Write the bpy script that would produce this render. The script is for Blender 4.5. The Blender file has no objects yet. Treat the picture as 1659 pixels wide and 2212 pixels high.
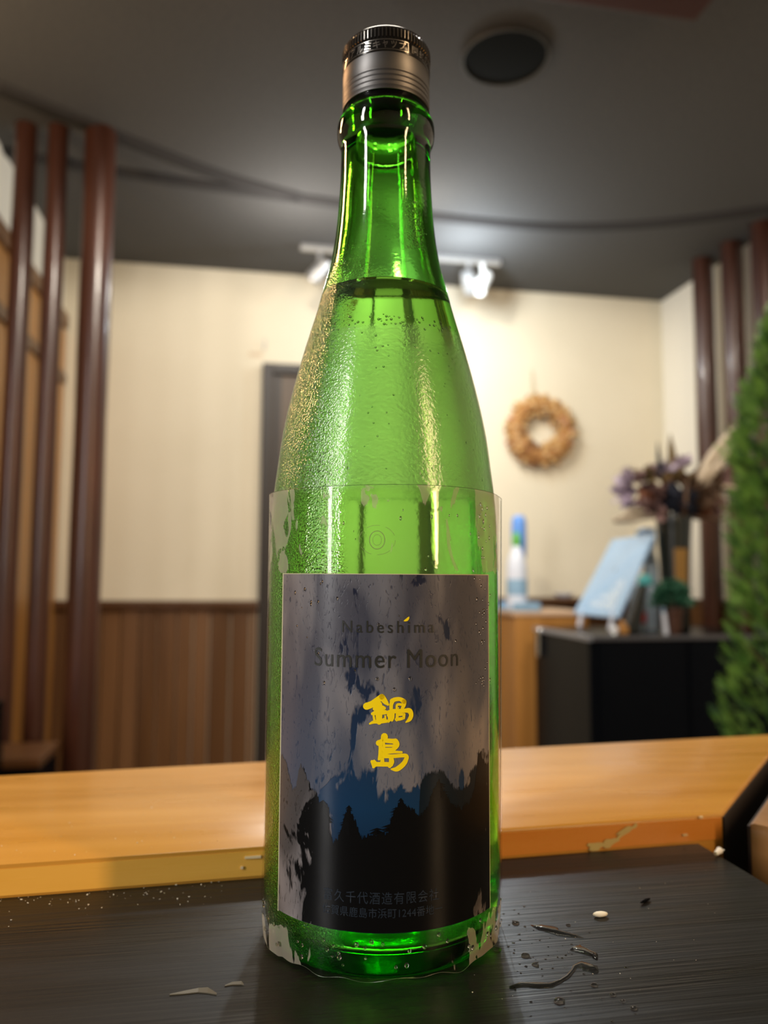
import bpy, bmesh, math, random
from mathutils import Vector, Matrix, noise
S = bpy.context.scene
COL = S.collection
PI = math.pi
R = math.radians
random.seed(7)

# ------------------------------------------------------------------ camera, world, lights, exposure
cd = bpy.data.cameras.new('camera')
cam = bpy.data.objects.new('camera', cd)
COL.objects.link(cam)
S.camera = cam
cd.sensor_fit = 'HORIZONTAL'
cd.sensor_width = 36.0
cd.lens = 36.0 * 1661.0 / 1659.0
cd.clip_start = 0.01
_yaw, _pitch, _roll = R(10), R(4.75), R(0.3)
_fw = Vector((math.sin(_yaw) * math.cos(_pitch), math.cos(_yaw) * math.cos(_pitch), math.sin(_pitch)))
_r0 = Vector((math.cos(_yaw), -math.sin(_yaw), 0))
_u0 = _r0.cross(_fw)
_rt = _r0 * math.cos(_roll) + _u0 * math.sin(_roll)
_up = _u0 * math.cos(_roll) - _r0 * math.sin(_roll)
_m = Matrix((_rt, _up, -_fw)).transposed().to_4x4()
_m.translation = (0, 0, 1.10)
cam.matrix_world = _m
cd.dof.use_dof = True
cd.dof.focus_distance = 0.226
cd.dof.aperture_fstop = 12.5

W = bpy.data.worlds.new('world')
S.world = W
W.use_nodes = True
W.node_tree.nodes['Background'].inputs[0].default_value = (0.02, 0.02, 0.02, 1)
W.node_tree.nodes['Background'].inputs[1].default_value = 1.0

S.view_settings.view_transform = 'Standard'
S.view_settings.look = 'None'
S.view_settings.exposure = 0.0
S.view_settings.gamma = 1.0
S.view_settings.use_curve_mapping = False


def light(name, typ, loc, energy, color, size=0.05, target=None, size_y=None, spot=None, blend=0.6):
    l = bpy.data.lights.new(name, typ)
    l.energy = energy
    l.color = color
    if typ == 'AREA':
        l.shape = 'RECTANGLE' if size_y else 'DISK'
        l.size = size
        if size_y:
            l.size_y = size_y
    else:
        l.shadow_soft_size = size
    if typ == 'SPOT':
        l.spot_size = R(spot or 90)
        l.spot_blend = blend
    o = bpy.data.objects.new(name, l)
    COL.objects.link(o)
    o.location = loc
    if target is not None:
        d = Vector(target) - Vector(loc)
        o.rotation_euler = d.to_track_quat('-Z', 'Y').to_euler()
    return o


WARM = (1.0, 0.66, 0.36)
NEUT = (1.0, 0.91, 0.77)
COOL = (0.82, 0.92, 1.0)
# warm wall lamp to the left of the bar, neutral strip lamp behind the photographer, warm lamp behind right
light('lamp_warm_left', 'AREA', (-0.98, 1.30, 1.95), 11, (1.0, 0.54, 0.25), 0.12, (0.05, 0.28, 1.2), 0.5)
light('lamp_strip_behind', 'AREA', (-1.52, -0.58, 1.75), 30, (1, 0.97, 0.95), 0.13, (0.05, 0.25, 1.2), 1.4)
light('lamp_warm_behind', 'AREA', (1.22, -1.08, 1.75), 20, WARM, 0.10, (0.05, 0.25, 1.2), 1.2)
# added unseen fill lights: one over the bar, two to brighten the far wall
light('fill_light_bar', 'AREA', (0.1, 0.75, 2.37), 12, NEUT, 0.5, (0.2, 0.95, 0.0))
light('fill_light_wall_left', 'SPOT', (0.05, 1.30, 2.36), 92, NEUT, 0.10, (0.0, 3.2, 1.05), None, 80, 0.35)
light('fill_light_wall_right', 'SPOT', (1.15, 1.30, 2.36), 46, NEUT, 0.10, (1.35, 3.2, 1.05), None, 82, 0.35)
light('lamp_uplight_left', 'SPOT', (-1.00, 1.45, 2.00), 16, (1.0, 0.70, 0.40), 0.06, (-0.62, 1.80, 2.40), None, 100, 0.9)
# track lamps by the far wall: one shines toward the bar, some light spills on the ceiling
light('lamp_track_toward_bar', 'SPOT', (0.62, 2.88, 2.22), 60, COOL, 0.03, (0.1, 0.25, 1.0), None, 60)
light('lamp_track_spill', 'POINT', (0.80, 2.76, 2.21), 11, COOL, 0.03)
light('lamp_track_left_spill', 'POINT', (0.15, 2.60, 2.15), 7, (1.0, 0.95, 0.88), 0.03)
light('lamp_mid_spill', 'POINT', (0.56, 2.50, 2.22), 3.2, (1.0, 0.95, 0.86), 0.02)
light('lamp_mid_toward_wall', 'SPOT', (0.52, 2.35, 2.26), 38, (1.0, 0.95, 0.84), 0.015, (1.45, 3.26, 1.35), None, 95, 0.8)

# ------------------------------------------------------------------ material helpers


def mat(name, base=(0.5, 0.5, 0.5), rough=0.5, metal=0.0, spec=0.5, coat=0.0, trans=0.0, ior=1.45, emis=None, estr=0.0, alpha=None):
    m = bpy.data.materials.new(name)
    m.use_nodes = True
    b = m.node_tree.nodes['Principled BSDF']
    b.inputs['Base Color'].default_value = (*base, 1)
    b.inputs['Roughness'].default_value = rough
    b.inputs['Metallic'].default_value = metal
    b.inputs['Specular IOR Level'].default_value = spec
    b.inputs['Coat Weight'].default_value = coat
    b.inputs['Coat Roughness'].default_value = 0.08
    b.inputs['Transmission Weight'].default_value = trans
    b.inputs['IOR'].default_value = ior
    if emis:
        b.inputs['Emission Color'].default_value = (*emis, 1)
        b.inputs['Emission Strength'].default_value = estr
    return m


def nd(m, t, **kw):
    n = m.node_tree.nodes.new(t)
    for k, v in kw.items():
        setattr(n, k, v)
    return n


def lk(m, a, b):
    m.node_tree.links.new(a, b)


def noise_col(m, c1, c2, scale=(5, 5, 5), nscale=1.0, detail=4, coord='Object', lo=0.3, hi=0.7, bump=0.0, dist=0.0, rough2=None):
    """vary the base colour between c1 and c2 with stretched noise; optional bump"""
    b = m.node_tree.nodes['Principled BSDF']
    tc = nd(m, 'ShaderNodeTexCoord')
    mp = nd(m, 'ShaderNodeMapping')
    mp.inputs['Scale'].default_value = scale
    no = nd(m, 'ShaderNodeTexNoise')
    no.inputs['Scale'].default_value = nscale
    no.inputs['Detail'].default_value = detail
    no.inputs['Distortion'].default_value = dist
    cr = nd(m, 'ShaderNodeValToRGB')
    cr.color_ramp.elements[0].position = lo
    cr.color_ramp.elements[1].position = hi
    cr.color_ramp.elements[0].color = (*c1, 1)
    cr.color_ramp.elements[1].color = (*c2, 1)
    lk(m, tc.outputs[coord], mp.inputs[0])
    lk(m, mp.outputs[0], no.inputs[0])
    lk(m, no.outputs[0], cr.inputs[0])
    lk(m, cr.outputs[0], b.inputs['Base Color'])
    if bump:
        bp = nd(m, 'ShaderNodeBump')
        bp.inputs['Strength'].default_value = bump
        bp.inputs['Distance'].default_value = 0.002
        lk(m, no.outputs[0], bp.inputs['Height'])
        lk(m, bp.outputs[0], b.inputs['Normal'])
    return no, mp


M = {}
M['wall'] = mat('cream_wallpaper', (0.72, 0.62, 0.44), 0.85, spec=0.2)
noise_col(M['wall'], (0.72, 0.65, 0.50), (0.76, 0.69, 0.54), (1, 1, 1), 3)
M['wall_light'] = mat('pale_wallpaper', (0.84, 0.80, 0.70), 0.85, spec=0.2)
M['ceiling'] = mat('dark_grey_ceiling', (0.10, 0.10, 0.10), 0.8, spec=0.25)
noise_col(M['ceiling'], (0.078, 0.077, 0.079), (0.098, 0.096, 0.092), (1, 1, 1), 90, 2)
M['ceiling_shading'] = mat('dark_ceiling_shading', (0.050, 0.048, 0.048), 0.9, spec=0.1)
M['floor'] = mat('dark_floor', (0.07, 0.05, 0.035), 0.5)
M['post'] = mat('varnished_red_brown_post', (0.16, 0.045, 0.02), 0.34, spec=0.5, coat=0.15)
noise_col(M['post'], (0.025, 0.008, 0.005), (0.068, 0.022, 0.011), (14, 14, 1.5), 1.6, 5)
M['wainscot'] = mat('brown_panel', (0.20, 0.09, 0.03), 0.45)
noise_col(M['wainscot'], (0.085, 0.036, 0.012), (0.155, 0.070, 0.024), (22, 22, 1.2), 1.0, 4)
M['wainscot_b'] = mat('lighter_brown_panel', (0.25, 0.12, 0.05), 0.45)
noise_col(M['wainscot_b'], (0.13, 0.058, 0.021), (0.20, 0.096, 0.038), (22, 22, 1.2), 1.0, 4)
M['rail'] = mat('dark_brown_rail', (0.085, 0.035, 0.012), 0.4)
M['amber'] = mat('amber_wood', (0.42, 0.19, 0.045), 0.4)
noise_col(M['amber'], (0.34, 0.145, 0.03), (0.48, 0.23, 0.06), (18, 18, 1.2), 1.0, 4)
M['door_frame'] = mat('black_brown_door_frame', (0.018, 0.012, 0.009), 0.5)
M['door_panel'] = mat('grey_brown_door', (0.085, 0.055, 0.032), 0.5)
noise_col(M['door_panel'], (0.07, 0.043, 0.024), (0.10, 0.066, 0.04), (20, 20, 1), 1.0, 4)
M['black'] = mat('black_lacquer', (0.003, 0.004, 0.006), 0.22, spec=0.06)
M['cab_edge'] = mat('grey_metal_edge', (0.30, 0.32, 0.38), 0.35, metal=0.6)
M['steel'] = mat('polished_steel', (0.75, 0.78, 0.8), 0.18, metal=1.0)
M['track'] = mat('brushed_track', (0.45, 0.45, 0.45), 0.4, metal=0.7)
M['lampwhite'] = mat('white_lamp_housing', (0.72, 0.72, 0.70), 0.35)
M['darkred'] = mat('dark_red_beam', (0.05, 0.010, 0.006), 0.6)
M['speaker'] = mat('black_grille', (0.006, 0.007, 0.006), 0.9, spec=0.1)
M['speaker_rim'] = mat('grey_rim', (0.10, 0.10, 0.09), 0.35)
M['whiteglass'] = mat('white_board_cool_reflection', (0.36, 0.54, 0.76), 0.25, coat=0.4)  # the blue is reflected cool light put into the base colour
M['chalk'] = mat('chalk_white', (0.95, 0.97, 0.95), 0.6)
M['blue'] = mat('blue_plastic', (0.015, 0.16, 0.75), 0.3)
M['bluepale'] = mat('pale_blue_plastic', (0.12, 0.30, 0.75), 0.25)
M['white'] = mat('white_plastic', (0.66, 0.70, 0.80), 0.3)
M['skyblue'] = mat('light_blue_plastic', (0.26, 0.42, 0.58), 0.35)
M['teal'] = mat('teal_plastic', (0.05, 0.32, 0.33), 0.4)
M['green_pl'] = mat('green_label', (0.12, 0.45, 0.05), 0.5)
M['red_pl'] = mat('red_label', (0.5, 0.03, 0.03), 0.5)
M['clear'] = mat('milky_clear_plastic', (0.55, 0.66, 0.78), 0.2, trans=0.4)
M['vase'] = mat('black_vase_glaze', (0.010, 0.014, 0.013), 0.25)
M['vlabel'] = mat('ochre_label', (0.24, 0.125, 0.025), 0.6)
M['pot'] = mat('brown_pot', (0.07, 0.028, 0.015), 0.6)
M['soil'] = mat('dark_soil', (0.02, 0.014, 0.01), 0.9)
M['leafy'] = mat('small_plant_green', (0.025, 0.11, 0.06), 0.5)
M['string'] = mat('pale_string', (0.50, 0.42, 0.24), 0.8)
M['trunk'] = mat('bark_brown', (0.07, 0.045, 0.025), 0.9)
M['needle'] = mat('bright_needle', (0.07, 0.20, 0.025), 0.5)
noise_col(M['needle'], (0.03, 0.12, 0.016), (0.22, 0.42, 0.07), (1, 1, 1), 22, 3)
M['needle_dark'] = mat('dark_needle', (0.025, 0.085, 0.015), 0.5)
for i, c in enumerate([(0.50, 0.27, 0.08), (0.60, 0.38, 0.15), (0.36, 0.17, 0.05), (0.66, 0.46, 0.24), (0.24, 0.10, 0.035), (0.58, 0.30, 0.20)]):
    M['dry%d' % i] = mat('dried_petal_%s' % 'abcdef'[i], c, 0.8)
for i, c in enumerate([(0.46, 0.38, 0.48), (0.22, 0.13, 0.12), (0.10, 0.055, 0.03), (0.012, 0.015, 0.03), (0.20, 0.07, 0.03), (0.52, 0.43, 0.32), (0.16, 0.11, 0.045)]):
    M['arr%d' % i] = mat('dried_stem_%s' % 'abcdefg'[i], c, 0.7)


def wood_counter(name, a, b, c):
    m = mat(name, b, 0.26, spec=0.45, coat=0.08)
    no, mp = noise_col(m, a, c, (3, 40, 40), 1.2, 6, lo=0.25, hi=0.75, bump=0.05)
    bs = m.node_tree.nodes['Principled BSDF']
    n2 = nd(m, 'ShaderNodeTexNoise')
    n2.inputs['Scale'].default_value = 22
    mr = nd(m, 'ShaderNodeMapRange')
    mr.inputs['To Min'].default_value = 0.20
    mr.inputs['To Max'].default_value = 0.42
    lk(m, n2.outputs[0], mr.inputs[0])
    lk(m, mr.outputs[0], bs.inputs['Roughness'])
    return m


M['counter'] = wood_counter('honey_varnished_wood', (0.45, 0.20, 0.015), (0.54, 0.255, 0.030), (0.60, 0.305, 0.055))
M['counter2'] = wood_counter('brown_varnished_wood', (0.24, 0.115, 0.03), (0.31, 0.15, 0.045), (0.36, 0.18, 0.06))
M['counter_edge'] = wood_counter('amber_edge_wood', (0.34, 0.13, 0.02), (0.44, 0.18, 0.03), (0.50, 0.24, 0.05))
M['base'] = mat('dark_bar_carcass', (0.02, 0.012, 0.008), 0.7)

# black board with ridged grain
m = M['board'] = mat('black_stained_board', (0.0085, 0.0078, 0.0065), 0.40, spec=0.22)
bs = m.node_tree.nodes['Principled BSDF']
tc = nd(m, 'ShaderNodeTexCoord')
mp = nd(m, 'ShaderNodeMapping')
mp.inputs['Scale'].default_value = (7, 300, 40)
mp.inputs['Rotation'].default_value = (0, 0, R(-3))
n1 = nd(m, 'ShaderNodeTexNoise')
n1.inputs['Scale'].default_value = 2.2
n1.inputs['Detail'].default_value = 6
n1.inputs['Distortion'].default_value = 0.6
mp2 = nd(m, 'ShaderNodeMapping')
mp2.inputs['Scale'].default_value = (5, 60, 20)
n2 = nd(m, 'ShaderNodeTexNoise')
n2.inputs['Scale'].default_value = 1.4
n2.inputs['Detail'].default_value = 3
mr = nd(m, 'ShaderNodeMapRange')
mr.inputs['From Min'].default_value = 0.3
mr.inputs['From Max'].default_value = 0.7
mr.inputs['To Min'].default_value = 0.27
mr.inputs['To Max'].default_value = 0.46
bp = nd(m, 'ShaderNodeBump')
bp.inputs['Strength'].default_value = 0.35
bp.inputs['Distance'].default_value = 0.0006
lk(m, tc.outputs['Object'], mp.inputs[0]); lk(m, mp.outputs[0], n1.inputs[0])
lk(m, tc.outputs['Object'], mp2.inputs[0]); lk(m, mp2.outputs[0], n2.inputs[0])
lk(m, n2.outputs[0], mr.inputs[0]); lk(m, mr.outputs[0], bs.inputs['Roughness'])
lk(m, n1.outputs[0], bp.inputs['Height']); lk(m, bp.outputs[0], bs.inputs['Normal'])

# green glass: clear refracting skin with fogged zones, colour from absorption inside the wall
m = M['glass'] = bpy.data.materials.new('green_bottle_glass')
m.use_nodes = True
nt = m.node_tree
nt.nodes.clear()
out = nd(m, 'ShaderNodeOutputMaterial')
gl = nd(m, 'ShaderNodeBsdfGlass')
gl.inputs['IOR'].default_value = 1.5
gl.inputs['Color'].default_value = (1, 1, 1, 1)
va = nd(m, 'ShaderNodeVolumeAbsorption')
va.inputs['Color'].default_value = (0.46, 0.955, 0.04, 1)
va.inputs['Density'].default_value = 370
tc = nd(m, 'ShaderNodeTexCoord')
sx = nd(m, 'ShaderNodeSeparateXYZ')
na = nd(m, 'ShaderNodeTexNoise'); na.inputs['Scale'].default_value = 90; na.inputs['Detail'].default_value = 5
nb = nd(m, 'ShaderNodeTexNoise'); nb.inputs['Scale'].default_value = 900; nb.inputs['Detail'].default_value = 2
lk(m, tc.outputs['Object'], sx.inputs[0]); lk(m, tc.outputs['Object'], na.inputs[0]); lk(m, tc.outputs['Object'], nb.inputs[0])
# fog below z=0.192 (ragged), strongest on the left
ad = nd(m, 'ShaderNodeMath', operation='MULTIPLY_ADD'); ad.inputs[1].default_value = 0.012
lk(m, na.outputs[0], ad.inputs[0]); lk(m, sx.outputs['Z'], ad.inputs[2])
fz = nd(m, 'ShaderNodeMapRange'); fz.inputs['From Min'].default_value = 0.1985; fz.inputs['From Max'].default_value = 0.1965
lk(m, ad.outputs[0], fz.inputs[0])
lf = nd(m, 'ShaderNodeMapRange'); lf.inputs['From Min'].default_value = -0.009; lf.inputs['From Max'].default_value = -0.020
lk(m, sx.outputs['X'], lf.inputs[0])
lz = nd(m, 'ShaderNodeMapRange'); lz.inputs['From Min'].default_value = 0.222; lz.inputs['From Max'].default_value = 0.205
lk(m, sx.outputs['Z'], lz.inputs[0])
wz = nd(m, 'ShaderNodeMapRange'); wz.inputs['From Min'].default_value = 0.1375; wz.inputs['From Max'].default_value = 0.1395
lk(m, sx.outputs['Z'], wz.inputs[0])
ml = nd(m, 'ShaderNodeMath', operation='MULTIPLY'); lk(m, lf.outputs[0], ml.inputs[0]); lk(m, lz.outputs[0], ml.inputs[1])
mx0 = nd(m, 'ShaderNodeMath', operation='MAXIMUM'); lk(m, fz.outputs[0], mx0.inputs[0]); lk(m, ml.outputs[0], mx0.inputs[1])
mx = nd(m, 'ShaderNodeMath', operation='MULTIPLY'); lk(m, mx0.outputs[0], mx.inputs[0]); lk(m, wz.outputs[0], mx.inputs[1])
rg = nd(m, 'ShaderNodeMapRange'); rg.inputs['To Min'].default_value = 0.05; rg.inputs['To Max'].default_value = 0.17
lk(m, mx.outputs[0], rg.inputs[0]); lk(m, rg.outputs[0], gl.inputs['Roughness'])
bm_ = nd(m, 'ShaderNodeBump'); bm_.inputs['Distance'].default_value = 0.0004
st = nd(m, 'ShaderNodeMapRange'); st.inputs['To Min'].default_value = 0.03; st.inputs['To Max'].default_value = 0.30
lk(m, mx.outputs[0], st.inputs[0]); lk(m, st.outputs[0], bm_.inputs['Strength'])
bl_ = nd(m, 'ShaderNodeBump'); bl_.inputs['Distance'].default_value = 0.0006
vor = nd(m, 'ShaderNodeTexVoronoi'); vor.inputs['Scale'].default_value = 1500
lk(m, tc.outputs['Object'], vor.inputs[0])
sl = nd(m, 'ShaderNodeMapRange'); sl.inputs['To Min'].default_value = 0.0; sl.inputs['To Max'].default_value = 0.35
lk(m, ml.outputs[0], sl.inputs[0]); lk(m, sl.outputs[0], bl_.inputs['Strength']); lk(m, vor.outputs[0], bl_.inputs['Height'])
lk(m, bl_.outputs[0], bm_.inputs['Normal'])
lk(m, nb.outputs[0], bm_.inputs['Height']); lk(m, bm_.outputs[0], gl.inputs['Normal'])
hz = nd(m, 'ShaderNodeBsdfDiffuse'); hz.inputs[0].default_value = (0.55, 0.62, 0.50, 1)
hm = nd(m, 'ShaderNodeMixShader')
hf = nd(m, 'ShaderNodeMapRange'); hf.inputs['To Min'].default_value = 0.0; hf.inputs['To Max'].default_value = 0.075
hn = nd(m, 'ShaderNodeMath', operation='MULTIPLY')
# only the outer skin above the wrap is fogged on its outside
lk(m, mx.outputs[0], hf.inputs[0])
sp_ = nd(m, 'ShaderNodeMapRange'); sp_.inputs['From Min'].default_value = 0.0; sp_.inputs['From Max'].default_value = 1.0; sp_.inputs['To Min'].default_value = 0.8
# beads of mist: speckle the haze, strongly at the left
vs_ = nd(m, 'ShaderNodeMath', operation='MULTIPLY_ADD'); vs_.inputs[1].default_value = 1.3; vs_.inputs[2].default_value = 0.8
lk(m, ml.outputs[0], vs_.inputs[0]); lk(m, vs_.outputs[0], sp_.inputs['To Max'])
spk = nd(m, 'ShaderNodeMapRange'); spk.inputs['From Min'].default_value = 0.50; spk.inputs['From Max'].default_value = 0.56
n3 = nd(m, 'ShaderNodeTexNoise'); n3.inputs['Scale'].default_value = 1300; n3.inputs['Detail'].default_value = 1
lk(m, tc.outputs['Object'], n3.inputs[0]); lk(m, n3.outputs[0], spk.inputs[0]); lk(m, spk.outputs[0], sp_.inputs[0])
dk = nd(m, 'ShaderNodeMapRange'); dk.inputs['To Min'].default_value = 0.8; dk.inputs['To Max'].default_value = 0.05
lk(m, ml.outputs[0], dk.inputs[0]); lk(m, dk.outputs[0], sp_.inputs['To Min'])
lk(m, hf.outputs[0], hn.inputs[0]); lk(m, sp_.outputs[0], hn.inputs[1])
lk(m, hn.outputs[0], hm.inputs[0]); lk(m, gl.outputs[0], hm.inputs[1]); lk(m, hz.outputs[0], hm.inputs[2])
lk(m, hm.outputs[0], out.inputs['Surface']); lk(m, va.outputs[0], out.inputs['Volume'])


def simple_glass(name, ior, col=(1, 1, 1), rough=0.0):
    m = bpy.data.materials.new(name)
    m.use_nodes = True
    m.node_tree.nodes.clear()
    o = nd(m, 'ShaderNodeOutputMaterial')
    g = nd(m, 'ShaderNodeBsdfGlass')
    g.inputs['IOR'].default_value = ior
    g.inputs['Color'].default_value = (*col, 1)
    g.inputs['Roughness'].default_value = rough
    lk(m, g.outputs[0], o.inputs[0])
    return m


M['sake'] = simple_glass('clear_liquid', 1.345)
M['water'] = simple_glass('water', 1.33)


def uvnoise(m, su, sv, detail=4, dist=0.0, off=0.0):
    tc = nd(m, 'ShaderNodeUVMap')
    mp = nd(m, 'ShaderNodeMapping')
    mp.inputs['Scale'].default_value = (su, sv, 1)
    mp.inputs['Location'].default_value = (off, off * 0.7, off)
    n = nd(m, 'ShaderNodeTexNoise')
    n.inputs['Scale'].default_value = 1.0
    n.inputs['Detail'].default_value = detail
    n.inputs['Distortion'].default_value = dist
    lk(m, tc.outputs[0], mp.inputs[0]); lk(m, mp.outputs[0], n.inputs[0])
    return n.outputs[0], tc


def math_n(m, op, a, b, c=None):
    n = nd(m, 'ShaderNodeMath', operation=op)
    for i, v in enumerate((a, b, c)):
        if v is None:
            continue
        if isinstance(v, (int, float)):
            n.inputs[i].default_value = v
        else:
            lk(m, v, n.inputs[i])
    return n.outputs[0]


def maprange(m, v, a, b, c=0.0, d=1.0):
    n = nd(m, 'ShaderNodeMapRange')
    for i, x in enumerate((a, b, c, d)):
        n.inputs[i + 1].default_value = x
    lk(m, v, n.inputs[0])
    return n.outputs[0]


def haze_mask(m, bias_top, bias_low):
    """dry patches where the wet film has let go of the glass (1 = dry)"""
    a, tc = uvnoise(m, 7, 4, 3, 1.5, 3.1)
    b, _ = uvnoise(m, 45, 11, 4, 1.2, 1.7)
    sep = nd(m, 'ShaderNodeSeparateXYZ')
    lk(m, tc.outputs[0], sep.inputs[0])
    v = maprange(m, sep.outputs['Y'], 0.46, 0.62, bias_low, bias_top)
    e = maprange(m, sep.outputs['X'], -0.18, -0.28, 0.0, 0.33)
    e2 = maprange(m, sep.outputs['X'], 0.14, 0.30, 0.0, 0.10)
    s = math_n(m, 'MULTIPLY_ADD', a, 0.75, v)
    s = math_n(m, 'MULTIPLY_ADD', b, 0.25, s)
    s = math_n(m, 'ADD', s, e)
    s = math_n(m, 'ADD', s, e2)
    return maprange(m, s, 0.49, 0.53), sep, b


def label_mat(name, ramp, bias_top, bias_low, dry=True):
    m = mat(name, (0.01, 0.01, 0.02), 0.34, spec=0.35)
    bs = m.node_tree.nodes['Principled BSDF']
    h, sep, b = haze_mask(m, bias_top, bias_low)
    cr = nd(m, 'ShaderNodeValToRGB')
    els = cr.color_ramp.elements
    for i, (p, c) in enumerate(ramp):
        e = els[i] if i < 2 else els.new(p)
        e.position = p
        e.color = (*c, 1)
    vv = math_n(m, 'DIVIDE', sep.outputs['Y'], 1.2)
    lk(m, vv, cr.inputs[0])
    # dry patches, with room-light sheen painted in: mauve grey, browner to the sides
    ax = math_n(m, 'ABSOLUTE', sep.outputs['X'], None)
    sd = maprange(m, ax, 0.05, 0.34)
    dc = nd(m, 'ShaderNodeMix', data_type='RGBA')
    dc.inputs['A'].default_value = (0.125, 0.130, 0.152, 1)
    dc.inputs['B'].default_value = (0.235, 0.205, 0.195, 1)
    lk(m, sd, dc.inputs['Factor'])
    big, _ = uvnoise(m, 7, 2.2, 2, 0.4, 8.8)
    bigm = maprange(m, big, 0.40, 0.62, 0.30, 1.0)
    fine, _ = uvnoise(m, 110, 30, 4, 1.5, 5.5)
    fm = maprange(m, fine, 0.30, 0.42, 0.40, 1.0)
    f = math_n(m, 'MULTIPLY', h, fm)
    f = math_n(m, 'MULTIPLY', f, bigm)
    mix = nd(m, 'ShaderNodeMix', data_type='RGBA')
    lk(m, cr.outputs[0], mix.inputs['A'])
    lk(m, dc.outputs['Result'], mix.inputs['B'])
    lk(m, f, mix.inputs['Factor'])
    lk(m, mix.outputs['Result'], bs.inputs['Base Color'])
    lk(m, maprange(m, f, 0, 1, 0.2, 0.5), bs.inputs['Roughness'])
    bp = nd(m, 'ShaderNodeBump')
    bp.inputs['Strength'].default_value = 0.35
    bp.inputs['Distance'].default_value = 0.0003
    lk(m, f, bp.inputs['Height']); lk(m, bp.outputs[0], bs.inputs['Normal'])
    return m


M['label'] = label_mat('night_sky_label', [(0.0, (0.004, 0.005, 0.007)), (1.0, (0.010, 0.013, 0.03)), (0.30, (0.006, 0.022, 0.055)),
                                            (0.40, (0.008, 0.034, 0.085)), (0.55, (0.012, 0.030, 0.070)), (0.75, (0.012, 0.018, 0.040))], 0.10, -0.13)
M['print_near'] = label_mat('black_tree_print', [(0.0, (0.0035, 0.0037, 0.004)), (1.0, (0.004, 0.0042, 0.0045))], -0.14, -0.18)
M['print_far'] = label_mat('dark_teal_tree_print', [(0.0, (0.004, 0.008, 0.012)), (1.0, (0.007, 0.016, 0.026))], -0.20, -0.16)
M['ink'] = mat('dark_olive_ink', (0.022, 0.024, 0.021), 0.4, spec=0.3)
M['ink_blue'] = mat('faint_blue_ink', (0.016, 0.024, 0.036), 0.4, spec=0.3)
M['yellow'] = mat('yellow_ink', (0.86, 0.66, 0.006), 0.45, spec=0.2)
M['cream_edge'] = mat('cream_paper_edge', (0.50, 0.48, 0.30), 0.6)

# clear film wrap
m = M['film'] = bpy.data.materials.new('clear_wet_film')
m.use_nodes = True
m.node_tree.nodes.clear()
out = nd(m, 'ShaderNodeOutputMaterial')
tr = nd(m, 'ShaderNodeBsdfTransparent'); tr.inputs[0].default_value = (0.97, 0.97, 0.96, 1)
gs = nd(m, 'ShaderNodeBsdfGlossy'); gs.inputs['Roughness'].default_value = 0.06
fr = nd(m, 'ShaderNodeLayerWeight'); fr.inputs[0].default_value = 0.25
frm = maprange(m, fr.outputs['Fresnel'], 0, 1, 0.01, 0.30)
mx1 = nd(m, 'ShaderNodeMixShader')
lk(m, frm, mx1.inputs[0]); lk(m, tr.outputs[0], mx1.inputs[1]); lk(m, gs.outputs[0], mx1.inputs[2])
df = nd(m, 'ShaderNodeBsdfDiffuse'); df.inputs[0].default_value = (0.80, 0.70, 0.55, 1)
tl = nd(m, 'ShaderNodeBsdfTranslucent'); tl.inputs[0].default_value = (0.5, 0.5, 0.4, 1)
ds = nd(m, 'ShaderNodeMixShader'); ds.inputs[0].default_value = 0.5
lk(m, df.outputs[0], ds.inputs[1]); lk(m, tl.outputs[0], ds.inputs[2])
a, uvn = uvnoise(m, 11, 5, 3, 1.2, 4.4)
sep = nd(m, 'ShaderNodeSeparateXYZ'); lk(m, uvn.outputs[0], sep.inputs[0])
axs = math_n(m, 'ABSOLUTE', sep.outputs['X'], None)
side = maprange(m, axs, 0.16, 0.36, -0.10, 0.10)
top = maprange(m, sep.outputs['Y'], 1.12, 1.36, -0.04, 0.07)
low = maprange(m, sep.outputs['Y'], 0.14, 0.02, 0.0, 0.085)
farb = maprange(m, axs, 0.50, 0.60, 0.0, -0.4)
mid1 = maprange(m, sep.outputs['Y'], 0.10, 0.17, 0.0, -0.3)
mid2 = maprange(m, sep.outputs['Y'], 1.12, 1.15, 0.0, 0.3)
mid = math_n(m, 'ADD', mid1, mid2)
s_ = math_n(m, 'ADD', a, side); s_ = math_n(m, 'ADD', s_, top); s_ = math_n(m, 'ADD', s_, low); s_ = math_n(m, 'ADD', s_, farb); s_ = math_n(m, 'ADD', s_, mid)
dm = maprange(m, s_, 0.575, 0.59, 0.0, 0.46)
bpf = nd(m, 'ShaderNodeBump'); bpf.inputs['Strength'].default_value = 0.5; bpf.inputs['Distance'].default_value = 0.0004
lk(m, dm, bpf.inputs['Height']); lk(m, bpf.outputs[0], gs.inputs['Normal'])
mx2 = nd(m, 'ShaderNodeMixShader')
lk(m, dm, mx2.inputs[0]); lk(m, mx1.outputs[0], mx2.inputs[1]); lk(m, ds.outputs[0], mx2.inputs[2])
lk(m, mx2.outputs[0], out.inputs[0])
M['film_edge'] = mat('film_cut_edge', (0.22, 0.25, 0.18), 0.25, trans=0.8)
M['emblem'] = mat('faint_emblem', (0.20, 0.26, 0.10), 0.4)
M['cap_black'] = mat('black_chrome_cap', (0.022, 0.021, 0.019), 0.18, metal=0.7)
M['cap_ridge'] = mat('bright_knurl', (0.42, 0.40, 0.37), 0.18, metal=1.0)
M['cap_text'] = mat('silver_relief', (0.85, 0.80, 0.72), 0.2, metal=1.0)
M['cap_satin'] = mat('satin_grey_metal', (0.13, 0.126, 0.122), 0.44, metal=1.0)
M['cap_liner'] = mat('cap_liner', (0.3, 0.3, 0.28), 0.7)

# ------------------------------------------------------------------ object helpers


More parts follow.
